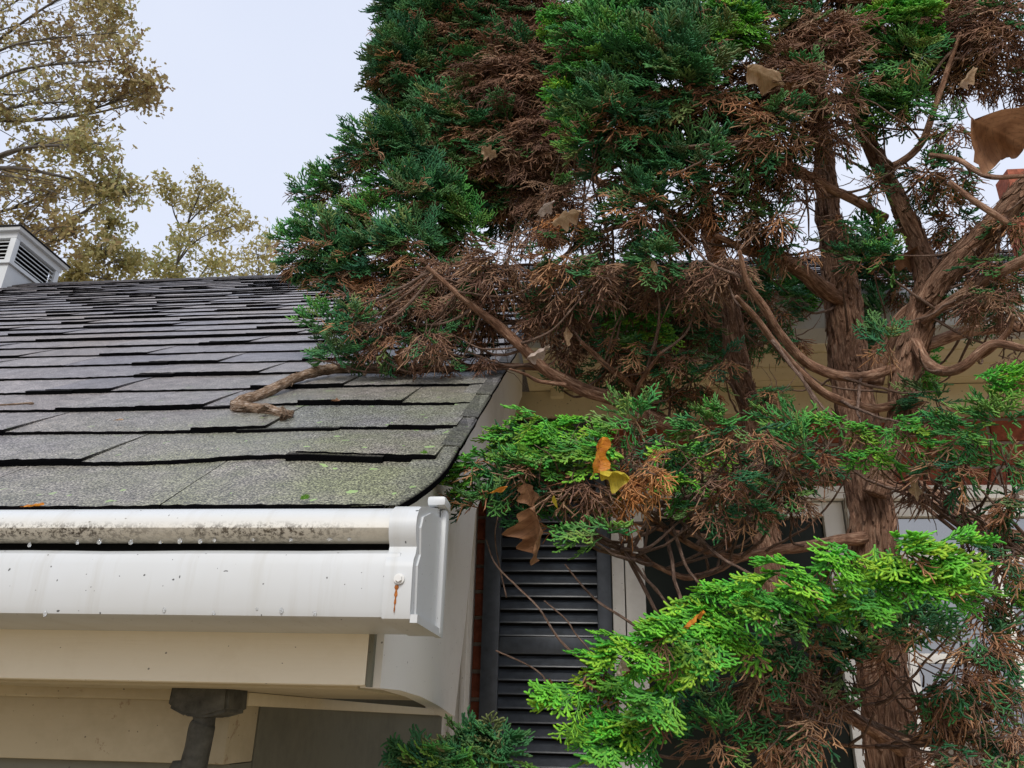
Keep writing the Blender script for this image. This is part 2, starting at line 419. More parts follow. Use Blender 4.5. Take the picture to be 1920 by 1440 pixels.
def shingle_geo(x0, x1, s0, thick, rnd, under, rs, course):
    """one shingle: butt edge facing the eave, thinning upslope to nothing"""
    nseg = max(3, int((x1 - x0) / (0.008 if course < 7 else 0.02)))
    V = []; Fc = []; BT = []
    Ls = EXPO * 1.14
    for i in range(nseg + 1):
        X = x0 + (x1 - x0) * i / nseg
        js = rs.uniform(-0.0014, 0.0014) + 0.003 * mnoise.noise(Vector((X * 7, s0 * 9, 1.7)))
        jn = rs.uniform(-0.0004, 0.0004)
        a = s0 + js
        Xe = X
        if course <= 1:
            lim = RAKE_X - 0.016 - 0.020 * max(0.0, 1 - (a + 0.0) / 0.10) ** 1.7
            Xe = min(X, lim)
            Xt = min(X, RAKE_X - 0.016 - 0.020 * max(0.0, 1 - (a + Ls) / 0.10) ** 1.7)
            Xm = min(X, RAKE_X - 0.016 - 0.020 * max(0.0, 1 - (a + Ls * 0.45) / 0.10) ** 1.7)
        else:
            Xt = Xm = X
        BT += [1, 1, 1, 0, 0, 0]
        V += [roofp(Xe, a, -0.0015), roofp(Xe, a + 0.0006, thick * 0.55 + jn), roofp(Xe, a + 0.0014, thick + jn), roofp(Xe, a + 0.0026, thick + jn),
              roofp(Xm, a + Ls * 0.45, thick * 0.56), roofp(Xt, a + Ls, -0.0012)]
        if i:
            b = (i - 1) * 6; c = i * 6
            for k in range(5): Fc.append((b + k, c + k, c + k + 1, b + k + 1))
    Fc.append((0, 1, 2, 3, 4, 5)); e = nseg * 6; Fc.append((e + 5, e + 4, e + 3, e + 2, e + 1, e))
    if under:
        b0 = len(V); u0 = x0 + (x1 - x0) * rs.uniform(-0.3, 0.3); u1 = u0 + (x1 - x0) * rs.uniform(0.5, 0.9)
        u1 = min(u1, RAKE_X - 0.03)
        n2 = 5
        for i in range(n2 + 1):
            X = u0 + (u1 - u0) * i / n2; a = s0 - 0.0065 + rs.uniform(-0.0009, 0.0009)
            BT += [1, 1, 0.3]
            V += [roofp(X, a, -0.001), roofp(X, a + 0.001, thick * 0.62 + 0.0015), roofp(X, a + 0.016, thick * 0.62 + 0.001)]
            if i:
                b = b0 + (i - 1) * 3; c = b0 + i * 3
                for k in range(2): Fc.append((b + k, c + k, c + k + 1, b + k + 1))
    return V, Fc, [rnd] * len(V), BT
rs = random.Random(11)
pieces = []
for k in range(int(RIDGE_S / EXPO) + 1):
    s0 = k * EXPO
    Yk = EAVE_Y + s0 * CT
    right = RAKE_X - 0.016 if s0 < EAVE2_S - 0.02 else 3.1
    left = -(Yk * 1.02 + 1.3)
    x1 = right
    first = True
    while x1 > left:
        thick = rs.choice((0.0034, 0.0040, 0.0068, 0.0076)) if k else 0.0034
        if k >= 8: thick *= 1.25
        w = (rs.uniform(0.09, 0.17) if thick > 0.005 else rs.uniform(0.13, 0.27)) if k > 1 else rs.uniform(0.20, 0.29)
        if first and k % 2: w *= 0.7
        first = False
        x0 = x1 - w
        pieces.append((k, x0 + 0.0007, x1 - 0.0007, s0, thick, rs.random(), rs.random() < 0.3 and k > 0))
        x1 = x0
seen = [p for p in pieces if p[1] < -0.1 and p[2] < 0.05 and p[2] > -((EAVE_Y + p[3] * CT) * 0.95 + 0.05)]
singles = set(map(id, seen[:295]))
SV = []; SF = []; SR = []; SB = []
for p in pieces:
    k, x0, x1, s0, thick, rnd, und = p
    V, Fc, A, BT = shingle_geo(x0, x1, s0, thick, rnd, und, rs, k)
    if id(p) in singles:
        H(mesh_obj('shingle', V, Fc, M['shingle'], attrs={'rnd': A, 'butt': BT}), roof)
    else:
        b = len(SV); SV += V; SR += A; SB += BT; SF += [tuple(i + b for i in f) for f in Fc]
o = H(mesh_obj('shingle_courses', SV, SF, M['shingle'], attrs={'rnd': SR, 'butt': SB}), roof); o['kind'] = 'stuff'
# ridge cap pieces
x = -6.6
while x < 3.0:
    w = 0.145
    V = [(x, RIDGE_Y - 0.14, RIDGE_Z - 0.14 * ST / CT + 0.014), (x + w * 1.1, RIDGE_Y - 0.14, RIDGE_Z - 0.14 * ST / CT + 0.009),
         (x + w * 1.1, RIDGE_Y, RIDGE_Z + 0.012), (x, RIDGE_Y, RIDGE_Z + 0.018),
         (x + w * 1.1, RIDGE_Y + 0.14, RIDGE_Z - 0.14 * ST / CT + 0.009), (x, RIDGE_Y + 0.14, RIDGE_Z - 0.14 * ST / CT + 0.014)]
    V += [(a, b, c - 0.012) for a, b, c in V]
    Fc = [(0, 1, 2, 3), (3, 2, 4, 5), (0, 6, 7, 1), (0, 3, 9, 6), (3, 5, 11, 9), (5, 4, 10, 11), (1, 7, 8, 2), (2, 8, 10, 4)]
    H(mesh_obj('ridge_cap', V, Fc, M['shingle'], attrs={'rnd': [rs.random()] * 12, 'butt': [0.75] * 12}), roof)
    x += w
# rake starter strip: dark edge beyond the shingle ends
V = []; Fc = []
ss = np.linspace(0.0, EAVE2_S + 0.05, 46)
for i, s in enumerate(ss):
    lim = RAKE_X + 0.002 - 0.026 * max(0.0, 1 - s / 0.11) ** 1.7 + rs.uniform(-0.0008, 0.0008)
    inn = lim - 0.045
    V += [roofp(inn, s, 0.002), roofp(lim - 0.003, s, 0.0030), roofp(lim, s, 0.0015), roofp(lim, s, -0.0045), roofp(lim - 0.006, s, -0.0055)]
    if i:
        b = (i - 1) * 5; c = i * 5
        for k in range(4): Fc.append((b + k, c + k, c + k + 1, b + k + 1))
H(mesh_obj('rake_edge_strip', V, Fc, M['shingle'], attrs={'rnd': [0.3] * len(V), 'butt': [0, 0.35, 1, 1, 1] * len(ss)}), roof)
for i in range(9):
    s = 0.20 + i * EXPO; V = []
    a0, a1 = RAKE_X - 0.020, RAKE_X + 0.003
    for n in (0.0035, 0.0055):
        V += [roofp(a0, s, n), roofp(a1, s, n - 0.002), roofp(a1, s + EXPO * 0.97, n - 0.004), roofp(a0, s + EXPO * 0.97, n - 0.002)]
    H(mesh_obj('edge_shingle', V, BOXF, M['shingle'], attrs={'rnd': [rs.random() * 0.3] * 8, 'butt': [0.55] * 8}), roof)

# --- fascia, rake board, cornice return, soffit, beams
H(box('fascia', -3.0, -0.1970, 0.700, 0.722, 0.025, 0.168, M['cream'], bevel=0.002))
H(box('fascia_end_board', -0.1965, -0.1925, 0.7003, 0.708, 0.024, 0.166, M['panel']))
xr = -0.190
def side_board(name, yz, x0, x1, mat):
    n = len(yz); V = [(x1, y, z) for y, z in yz] + [(x0, y, z) for y, z in yz]
    Fc = [tuple(range(n)), tuple(range(n, 2 * n))[::-1]] + [(i, n + i, n + (i + 1) % n, (i + 1) % n) for i in range(n)]
    return mesh_obj(name, V, Fc, mat)
def yz(x, y, X=xr): p = PX(x, y, X); return (p[1], p[2])
rz = lambda y: EAVE_Z + (y - EAVE_Y) * ST / CT
prof = [(0.7235, 0.024), (0.80, 0.025), (0.90, 0.022), (1.0, 0.015), (1.115, 0.004), (1.17, 0.13), (1.225, rz(1.225) - 0.225),
        (1.94, rz(1.94) - 0.225), (1.94, rz(1.94) - 0.004), (0.76, rz(0.76) - 0.004), (0.7235, 0.150)]
rb = H(side_board('rake_board', prof, xr - 0.018, xr, M['white']))
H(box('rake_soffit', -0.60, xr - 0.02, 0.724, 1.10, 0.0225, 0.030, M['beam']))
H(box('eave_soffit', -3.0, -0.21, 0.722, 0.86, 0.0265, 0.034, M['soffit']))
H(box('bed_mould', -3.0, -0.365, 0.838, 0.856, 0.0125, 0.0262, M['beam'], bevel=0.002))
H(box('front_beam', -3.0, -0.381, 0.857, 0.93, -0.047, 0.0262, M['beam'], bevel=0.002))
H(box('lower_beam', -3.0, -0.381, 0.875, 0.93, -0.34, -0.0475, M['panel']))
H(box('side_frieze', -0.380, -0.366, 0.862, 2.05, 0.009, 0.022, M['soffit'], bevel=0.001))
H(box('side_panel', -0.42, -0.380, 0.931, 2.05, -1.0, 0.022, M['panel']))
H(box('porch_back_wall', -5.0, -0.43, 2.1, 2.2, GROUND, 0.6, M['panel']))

# --- gutter with its leaf hood
gut = empty('gutter', (0, 0, 0)); H(gut); gut.matrix_parent_inverse = Matrix.Translation(house_inv).inverted()
gut['label'] = 'white vinyl gutter with rounded leaf hood and end cap'
xs = list(np.linspace(-2.2, -0.150, 60))
trough = [(0.615, 0.1170), (0.607, 0.1180), (0.600, 0.1145), (0.597, 0.107), (0.5985, 0.075), (0.600, 0.0705), (0.605, 0.0685), (0.69, 0.0675), (0.697, 0.07), (0.698, 0.15)]
def wob1(x, i):
    k = i if i < 10 else 19 - i
    return (0.0006 * mnoise.noise(Vector((x * 6, 0, 1))), (0.0016 * mnoise.noise(Vector((x * 9, 2, 1))) if k < 3 else 0))
H(prism_x('trough', offset_profile(trough, -0.0018), xs, M['gutter'], wob=wob1), gut)
hood = [(0.70, 0.1735), (0.66, 0.1645), (0.63, 0.1578), (0.614, 0.1535), (0.605, 0.1490), (0.600, 0.1430), (0.599, 0.1365), (0.602, 0.1325), (0.608, 0.1298), (0.616, 0.1290), (0.628, 0.132)]
H(prism_x('leaf_hood', offset_profile(hood, -0.0016), xs, M['hood'], wob=lambda x, i: (0.0005 * mnoise.noise(Vector((x * 5, 5, 1))), 0.0007 * mnoise.noise(Vector((x * 4, 8, 1))))), gut)
H(box('slot_shade_block', -2.2, -0.16, 0.624, 0.655, 0.075, 0.145, M['black']), gut)  # black block added inside the trough to darken the slot under the hood
band = [(0.70, 0.1765), (0.66, 0.1675), (0.63, 0.1610), (0.612, 0.1565), (0.602, 0.1515), (0.5965, 0.1440), (0.5955, 0.1360), (0.5985, 0.128), (0.603, 0.1225), (0.601, 0.117), (0.5955, 0.1115),
        (0.5935, 0.105), (0.5952, 0.074), (0.597, 0.0680), (0.602, 0.0655), (0.69, 0.0645), (0.700, 0.0660), (0.700, 0.1765)]
H(prism_x('end_cap_band', band, [-0.1600, -0.1592, -0.1395, -0.1385], M['gutter'],
          wob=None), gut)
inner = [(y + (0.006 if y < 0.65 else -0.012), z) for y, z in band]
H(prism_x('end_cap', [(0.608, 0.072), (0.69, 0.071), (0.69, 0.165), (0.64, 0.158), (0.612, 0.148), (0.606, 0.138), (0.611, 0.118), (0.603, 0.108)], [-0.1384, -0.1366], M['gutter']), gut)
H(box('end_cap_flange', -0.1384, -0.1320, 0.684, 0.6985, 0.0650, 0.1725, M['gutter'], bevel=0.003), gut)
H(prism_x('end_cap_sill', [(0.5965, 0.0652), (0.70, 0.0640), (0.70, 0.0705), (0.5965, 0.0712)], [-0.1384, -0.1330], M['gutter']), gut)
H(box('end_cap_tab', -0.1480, -0.1315, 0.672, 0.700, 0.1728, 0.1815, M['gutter'], bevel=0.003), gut)
# screw with rust streak
ps = PY(748, 1085, 0.5925)
bm = bmesh.new()
bmesh.ops.create_cone(bm, cap_ends=True, segments=20, radius1=0.0042, radius2=0.0040, depth=0.0014, matrix=Matrix.Translation((ps[0], 0.5932, ps[2])) @ Matrix.Rotation(R(90), 4, 'X'))
bmesh.ops.create_cone(bm, cap_ends=True, segments=6, radius1=0.0028, radius2=0.0026, depth=0.0032, matrix=Matrix.Translation((ps[0], 0.5918, ps[2])) @ Matrix.Rotation(R(90), 4, 'X'))
me = bpy.data.meshes.new('screw'); bm.to_mesh(me); bm.free(); me.materials.append(M['screw'])
sc_ = bpy.data.objects.new('screw', me); COL.objects.link(sc_); H(sc_, gut)
V = []; Fc = []
for i in range(12):
    t = i / 11; w = 0.0016 * (1 - t * 0.75) * (0.8 + 0.4 * math.sin(i * 2.1)); z = ps[2] - 0.0045 - 0.020 * t; X = ps[0] - 0.0016 - 0.0008 * t
    yb = 0.5935 + (0.105 - z) / (0.105 - 0.074) * 0.0017 - 0.0003
    V += [(X - w, yb, z), (X, yb - 0.0004, z), (X + w, yb, z)]
    if i: b = (i - 1) * 3; c = i * 3; Fc += [(b, c, c + 1, b + 1), (b + 1, c + 1, c + 2, b + 2)]
H(mesh_obj('rust_streak', V, Fc, M['rust']), gut)

# --- brick wall, frieze, soffit and eave of the far wing
WY = 2.10
wall = H(box('wall', -0.43, 3.2, WY + 0.006, WY + 0.12, GROUND, 0.86, M['mortar'])); wall['label'] = 'red brick wall behind the tree'
bw, bh, jt = 0.200, 0.056, 0.0095
row = 0; z = -0.34
bme = None
while z < 0.78:
    x = -0.425 - (0.105 if row % 2 else 0.0)
    xe = -0.02 if z < 0.577 else 1.6
    while x < xe:
        x0, x1 = max(x, -0.428), min(x + bw, xe)
        if x1 - x0 > 0.03:
            b_ = box('brick', x0, x1, WY + rs.uniform(-0.002, 0.001), WY + 0.03, z, z + bh, M['brick'], bevel=0.003); H(b_, wall)
        x += bw + jt
    z += bh + jt; row += 1
H(box('frieze_board', -0.35, 3.2, 2.045, WY, 0.775, 0.850, M['soffit'], bevel=0.003))
sof = H(box('far_soffit', RAKE_X - 0.02, 3.2, EAVE2_Y + 0.02, WY + 0.1, 0.852, 0.866, M['soffit'])); 
for i in range(9):
    X = -0.12 + i * 0.062
    if i < 4: H(box('dentil', X, X + 0.036, 2.028, 2.046, 0.826, 0.8515, M['soffit'], bevel=0.002))
for i in range(3):
    H(box('soffit_batten', RAKE_X, 3.2, 1.83 + i * 0.085, 1.836 + i * 0.085, 0.848, 0.8525, M['soffit']))
g2 = empty('far_gutter', (0, 0, 0)); H(g2)
tr2 = [(EAVE2_Y - 0.095, 0.93), (EAVE2_Y - 0.10, 0.915), (EAVE2_Y - 0.085, 0.88), (EAVE2_Y - 0.075, 0.845), (EAVE2_Y + 0.0, 0.843), (EAVE2_Y + 0.0, 0.93)]
H(prism_x('far_trough', offset_profile(tr2, -0.002), [RAKE_X + 0.03, 1.0, 3.2], M['gutter']), g2)
H(box('far_fascia', RAKE_X, 3.2, EAVE2_Y + 0.001, EAVE2_Y + 0.02, 0.848, 0.93, M['cream']))

# --- corner pilaster with flutes
pl = H(box('pilaster', -0.425, -0.318, 2.06, WY - 0.002, GROUND, 0.80, M['white'], bevel=0.003))
for i in range(4): H(box('flute_bead', -0.412 + i * 0.024, -0.400 + i * 0.024, 2.052, 2.0605, GROUND, 0.79, M['white'], bevel=0.002), pl)

# --- shutter
SX0, SX1, SY = -0.292, 0.034, 2.055
sh = empty('shutter', (0, 0, 0)); H(sh); sh['label'] = 'black louvred shutter on brick wall'
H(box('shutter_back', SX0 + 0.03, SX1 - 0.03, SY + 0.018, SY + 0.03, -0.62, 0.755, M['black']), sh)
H(box('stile', SX0, SX0 + 0.044, SY, SY + 0.032, -0.62, 0.765, M['shutter'], bevel=0.002), sh)
H(box('stile', SX1 - 0.036, SX1, SY, SY + 0.032, -0.62, 0.765, M['shutter'], bevel=0.002), sh)
a0, a1 = SX0 + 0.0445, SX1 - 0.0365
zr = float(PY(1020, 1204, SY)[2])
H(box('rail', a0, a1, SY + 0.001, SY + 0.03, zr - 0.028, zr + 0.012, M['shutter'], bevel=0.002), sh)
H(box('rail', a0, a1, SY + 0.001, SY + 0.03, 0.70, 0.764, M['shutter'], bevel=0.002), sh)
slat_me = None
def slat(z):
    global slat_me
    if slat_me is None:
        V = []
        for X in (a0, a1):
            V += [(X, SY + 0.017, 0.024), (X, SY + 0.001, 0.001), (X, SY + 0.0, -0.002), (X, SY + 0.004, -0.003), (X, SY + 0.0175, 0.018)]
        n = 5; Fc = [(i, (i + 1) % n, n + (i + 1) % n, n + i) for i in range(n)] + [(4, 3, 2, 1, 0), (5, 6, 7, 8, 9)]
        o = mesh_obj('slat', V, Fc, M['shutter']); slat_me = o.data
    else:
        o = bpy.data.objects.new('slat', slat_me); COL.objects.link(o)
    o.location = (0, 0, z); H(o, sh)
pitch = 0.0318
z = zr + 0.016
while z < 0.69: slat(z); z += pitch
z = zr - 0.028 - pitch + 0.004
while z > -0.58: slat(z); z -= pitch

# --- windows
def glass_mat(name, col, rough, spec):
    t = NT(name); n = t.noise(5, 3, 0.5, t.pos()); t.base(t.mix(1.0, col, t.ramp(n, [(0.3, 0.6), (0.7, 1.5)]), 'MULTIPLY'), rough, spec)
    t.bump(t.noise(2.5, 1, 0.5, t.pos()), 0.02, 0.02)
    return t.m
M['screen_glass'] = glass_mat('dark_screened_glass', (0.012, 0.016, 0.012), 0.25, 0.12)
M['glass'] = glass_mat('window_glass', (0.03, 0.035, 0.04), 0.04, 1.0)
M['glass'].node_tree.nodes['Principled BSDF'].inputs['Metallic'].default_value = 0.0
M['glass'].node_tree.nodes['Principled BSDF'].inputs['IOR'].default_value = 2.2
def window(x0, x1, z0, z1, gm, label, grid):
    w = empty('window', (0, 0, 0)); H(w); w['label'] = label
    H(box('casing', x0, x0 + 0.030, WY - 0.055, WY + 0.01, z0, z1, M['white'], bevel=0.002), w)
    H(box('casing', x1 - 0.030, x1, WY - 0.055, WY + 0.01, z0, z1, M['white'], bevel=0.002), w)
    H(box('casing', x0 + 0.0305, x1 - 0.0305, WY - 0.053, WY + 0.01, z1 - 0.035, z1 - 0.001, M['white'], bevel=0.002), w)
    H(box('sash', x0 + 0.034, x0 + 0.083, WY - 0.030, WY + 0.005, z0, z1 - 0.038, M['white'], bevel=0.002), w)
    H(box('sash', x1 - 0.083, x1 - 0.034, WY - 0.030, WY + 0.005, z0, z1 - 0.038, M['white'], bevel=0.002), w)
    H(box('sash', x0 + 0.0835, x1 - 0.0835, WY - 0.029, WY + 0.005, z1 - 0.075, z1 - 0.038, M['white'], bevel=0.002), w)
    H(box('pane', x0 + 0.084, x1 - 0.084, WY - 0.012, WY - 0.004, z0, z1 - 0.076, gm), w)
    for gx in grid[0]: H(box('muntin', gx - 0.011, gx + 0.011, WY - 0.022, WY - 0.0125, z0, z1 - 0.077, M['white'], bevel=0.002), w)
    for gz in grid[1]: H(box('muntin', x0 + 0.085, x1 - 0.085, WY - 0.0215, WY - 0.0128, gz - 0.011, gz + 0.011, M['white'], bevel=0.002), w)
window(0.036, 0.66, -0.9, 0.575, M['screen_glass'], 'white framed window with dark screened glass', ((), ()))
window(0.664, 1.40, -0.9, 0.575, M['glass'], 'white framed window reflecting pale sky', ((0.98, 1.2), (0.40, 0.16)))

# --- chimney of brick, glimpsed through the tree
pc = PY(1880, 400, 3.0)
ch = empty('chimney', (0, 0, 0)); H(ch); ch['label'] = 'red brick chimney behind the branches'
cx0, cx1, cy0, cz0, cz1 = pc[0] + 0.06, pc[0] + 0.5, 3.0, 1.5, float(PY(1880, 315, 3.0)[2])
H(box('chimney_core', cx0 + 0.01, cx1, cy0 + 0.01, cy0 + 0.12, cz0, cz1, M['brick']), ch)
z = cz0; row = 0
while z < cz1 - 0.05:
    x = cx0 - (0.1 if row % 2 else 0)
    while x < cx1:
        x0, x1 = max(x, cx0), min(x + bw, cx1)
        if x1 - x0 > 0.03: H(box('brick', x0, x1, cy0, cy0 + 0.05, z, z + bh, M['brick'], bevel=0.003), ch)
        x += bw + jt
    z += bh + jt; row += 1

# --- cupola on the ridge
cu = empty('cupola', (0, 0, 0)); H(cu); cu['label'] = 'white louvred cupola with dark edged roof on the ridge'
cxm, cym = -4.055, 4.375
def ring(h, z): return [(cxm - h, cym - h, z), (cxm + h, cym - h, z), (cxm + h, cym + h, z), (cxm - h, cym + h, z)]
def frus(name, h0, z0, h1, z1, mat): return H(mesh_obj(name, ring(h0, z0) + ring(h1, z1), BOXF, mat), cu)
zt = float(PY(38, 424, cym - 0.27)[2])
frus('cupola_base', 0.245, RIDGE_Z - 0.35, 0.245, zt - 0.275, M['gutter'])
frus('cupola_ledge', 0.262, zt - 0.2745, 0.262, zt - 0.250, M['gutter'])
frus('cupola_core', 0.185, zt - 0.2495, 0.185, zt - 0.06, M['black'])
frus('cupola_frieze', 0.232, zt - 0.062, 0.238, zt - 0.0205, M['gutter'])
frus('cupola_soffit', 0.262, zt - 0.020, 0.268, zt, M['gutter'])
frus('drip_edge', 0.272, zt + 0.0005, 0.272, zt + 0.012, M['deck'])
frus('cupola_roof', 0.275, zt + 0.0125, 0.10, zt + 0.085, M['hood'])
for sx in (-1, 1):
    for sy_ in (-1, 1):
        X, Y_ = cxm + sx * 0.211, cym + sy_ * 0.211
        H(box('corner_post', X - 0.021, X + 0.021, Y_ - 0.021, Y_ + 0.021, zt - 0.2495, zt - 0.0625, M['gutter'], bevel=0.003), cu)
for i in range(6):
    z = zt - 0.238 + i * 0.030
    for ax_ in range(2):
        V = []
        for e in (-0.188, 0.188):
            for (d_, dz) in ((0.186, 0.026), (0.222, 0.004), (0.222, -0.002), (0.186, 0.020)):
                V.append((cxm + d_, cym + e, z + dz) if ax_ == 0 else (cxm + e, cym - d_, z + dz))
        Fc = [(0, 1, 5, 4), (1, 2, 6, 5), (2, 3, 7, 6), (3, 0, 4, 7), (3, 2, 1, 0), (4, 5, 6, 7)]
        H(mesh_obj('louvre_slat', V, Fc, M['gutter']), cu)

# --- dark weathered bracket under the fascia corner
br = empty('metal_bracket', PY(385, 1440, 0.80)); tag(br, 'dark weathered metal bracket with blocky cap hanging under the fascia', 'bracket')
def W2(o, root): o.parent = root; o.matrix_parent_inverse = Matrix.Translation(root.location).inverted(); return o
BY = 0.80
def p3(x, y): return PY(x, y, BY)
q0, q1 = p3(336, 1284), p3(443, 1336)
cap = [p3(338, 1284), p3(444, 1284), p3(440, 1335), p3(400, 1346), p3(360, 1343), p3(329, 1326)]
V = [(p[0], BY - 0.018, p[2]) for p in cap] + [(p[0], BY + 0.03, p[2]) for p in cap]
Fc = [tuple(range(6)), tuple(range(6, 12))[::-1]] + [(i, i + 6, (i + 1) % 6 + 6, (i + 1) % 6) for i in range(6)]
o = W2(mesh_obj('cap', V, Fc, M['metal']), br)
bm = bmesh.new(); bm.from_mesh(o.data); bmesh.ops.recalc_face_normals(bm, faces=bm.faces); bmesh.ops.bevel(bm, geom=list(bm.edges), offset=0.003, segments=2, affect='EDGES'); bm.to_mesh(o.data); bm.free()
sh_pts = [(384, 1338, 22), (383, 1352, 20), (381, 1358, 23), (378, 1368, 24), (372, 1400, 24), (366, 1425, 25), (360, 1460, 26), (356, 1520, 26)]
pt = []
for x, y, w in sh_pts: p = p3(x, y); pt.append((*p, px2m(w, p)))
W2(tube('shaft', catmull(pt, 4), M['metal'], None, 18, 0.03), br)
pk = [(*p3(345, 1425), 0.010), (*p3(343, 1450), 0.014), (*p3(345, 1480), 0.015), (*p3(350, 1510), 0.012)]
W2(tube('elbow', catmull(pk, 4), M['metal'], None, 14, 0.05), br)

# ------------------------------------------------------------------ cypress tree
tree_base = PY(1690, 1500, 1.35); tree_base[2] = GROUND
cyp = empty('cypress_tree', tree_base)
tag(cyp, 'tall cypress with reddish brown trunks, green sprays and dead brown foliage beside the roof', 'tree')
def C_(o, parent=None):
    o.parent = parent or cyp
    o.matrix_parent_inverse = Matrix.Translation(cyp.location).inverted() if parent is None else Matrix.Identity(4)
    return o
LIMBS = []          # sampled centre lines for twigs to spring from
def limb(name, pts, Y0, Y1, sides=12, rough=0.16, mat='bark', per=8, scale=1.0):
    n = len(pts); out = []
    for i, (x, y, w) in enumerate(pts):
        Y = Y0 + (Y1 - Y0) * i / (n - 1); p = PY(x, y, Y); out.append((*p, px2m(w, p) / 2 * scale))
    c = catmull(out, per)
    nzv = np.array([[mnoise.noise(Vector(q[:3] * 14 + k * 9.1)) for k in range(3)] for q in c])
    c[:, :3] += nzv * (c[:, 3:4] * 0.22 + 0.0012)
    c[:, 3] = np.maximum(c[:, 3], 0.0009)
    LIMBS.append(c)
    return C_(tube(name, c, M[mat], None, sides, rough, random.random() * 9, 110.0))
# main stem runs to the ground
tr = [(1755, 2300, 135), (1715, 1800, 115), (1675, 1440, 95), (1655, 1250, 85), (1632, 970, 80), (1610, 800, 72), (1592, 680, 66), (1580, 560, 60), (1562, 450, 48), (1548, 330, 36), (1535, 200, 26), (1520, 60, 20), (1510, -60, 14)]
limb('trunk', tr, 1.35, 1.38, 64, 0.17, per=34)
limb('trunk', [(1520, 2300, 80), (1470, 1500, 62), (1446, 1080, 52), (1430, 950, 44), (1410, 800, 40), (1390, 700, 38), (1370, 600, 36), (1350, 520, 34), (1325, 400, 28), (1300, 250, 22), (1290, 100, 16)], 1.42, 1.46, 44, 0.18, per=26)
limb('trunk', [(1640, 930, 40), (1672, 840, 46), (1690, 770, 46), (1702, 690, 48), (1722, 610, 50), (1744, 548, 50), (1728, 480, 38), (1690, 390, 32), (1650, 310, 28), (1612, 225, 24), (1592, 120, 20), (1590, -20, 16)], 1.30, 1.22, 44, 0.17, per=22)
limb('limb', [(1735, 570, 40), (1775, 510, 43), (1835, 450, 42), (1890, 395, 41), (1950, 330, 40), (2060, 220, 36)], 1.24, 1.10, 44, 0.17, per=22)
limb('limb', [(1728, 605, 16), (1790, 560, 20), (1860, 520, 20), (1940, 480, 20)], 1.24, 1.10)
limb('limb', [(1640, 720, 30), (1650, 660, 32), (1690, 600, 28), (1720, 570, 24)], 1.33, 1.28, 14)
limb('limb', [(1590, 565, 34), (1545, 540, 32), (1500, 505, 28), (1455, 480, 24), (1400, 470, 16), (1340, 440, 10)], 1.36, 1.15, 14)
limb('limb', [(1680, 690, 18), (1620, 706, 19), (1560, 700, 19), (1505, 675, 18), (1465, 630, 17), (1430, 575, 15), (1400, 530, 12), (1385, 470, 8)], 1.28, 1.05)
limb('limb', [(1680, 760, 16), (1620, 763, 17), (1560, 745, 16), (1500, 700, 15), (1450, 640, 14), (1410, 590, 12), (1380, 555, 8)], 1.28, 1.05)
limb('limb', [(1715, 640, 22), (1735, 675, 22), (1770, 695, 20), (1810, 685, 18), (1860, 645, 15), (1940, 660, 12)], 1.26, 1.1)
limb('limb', [(1810, 680, 15), (1850, 660, 14), (1890, 620, 10), (1900, 590, 7)], 1.18, 1.1)
limb('limb', [(1730, 650, 22), (1800, 625, 22), (1860, 616, 20), (1950, 612, 18)], 1.4, 1.4)
limb('limb', [(1660, 410, 18), (1600, 375, 18), (1550, 350, 17), (1500, 320, 15), (1450, 290, 12), (1400, 260, 8)], 1.25, 1.05)
limb('limb', [(1655, 318, 14), (1690, 305, 14), (1730, 265, 13), (1752, 200, 11), (1780, 120, 9), (1800, 60, 7)], 1.22, 1.1)
limb('limb', [(1780, 340, 8), (1830, 380, 12), (1890, 420, 12)], 1.0, 1.0)
limb('limb', [(1745, 290, 8), (1800, 300, 10), (1850, 330, 10), (1920, 330, 8)], 1.1, 1.0)
# long limb over the rake
limb('limb', [(1440, 905, 28), (1350, 850, 27), (1290, 815, 27), (1220, 780, 27), (1150, 748, 26), (1085, 728, 25), (1030, 700, 23), (985, 660, 20), (940, 615, 18), (900, 585, 15), (850, 545, 11), (800, 500, 8)], 1.40, 1.12, 18, 0.12, per=10)
limb('limb', [(1015, 690, 12), (970, 687, 13), (930, 688, 13), (870, 690, 13), (800, 692, 12), (740, 690, 9)], 1.27, 1.26, 10, 0.14)
limb('limb', [(1060, 722, 8), (1010, 715, 8), (985, 702, 6), (955, 693, 4)], 1.22, 1.15, 8)
limb('limb', [(1080, 650, 7), (1040, 610, 9), (1000, 580, 9), (975, 550, 8), (960, 500, 5)], 1.3, 1.2, 8)
limb('limb', [(1090, 640, 8), (1130, 680, 11), (1180, 720, 12), (1230, 770, 14), (1290, 815, 14)], 1.2, 1.38, 8)
limb('limb', [(1240, 660, 6), (1210, 700, 8), (1190, 740, 8), (1180, 765, 8)], 1.2, 1.35, 8)
limb('limb', [(1110, 590, 6), (1085, 640, 8), (1075, 690, 8), (1080, 725, 8)], 1.25, 1.33, 8)
limb('limb', [(1085, 315, 16), (1040, 262, 15), (1010, 220, 12), (985, 190, 10), (960, 130, 8)], 1.45, 1.5, 10)
limb('limb', [(1310, 430, 14), (1220, 380, 14), (1140, 350, 14), (1085, 315, 14)], 1.45, 1.45, 10)
limb('limb', [(1000, 530, 7), (1060, 480, 9), (1120, 440, 9), (1200, 420, 9), (1300, 440, 10)], 1.3, 1.42, 8)
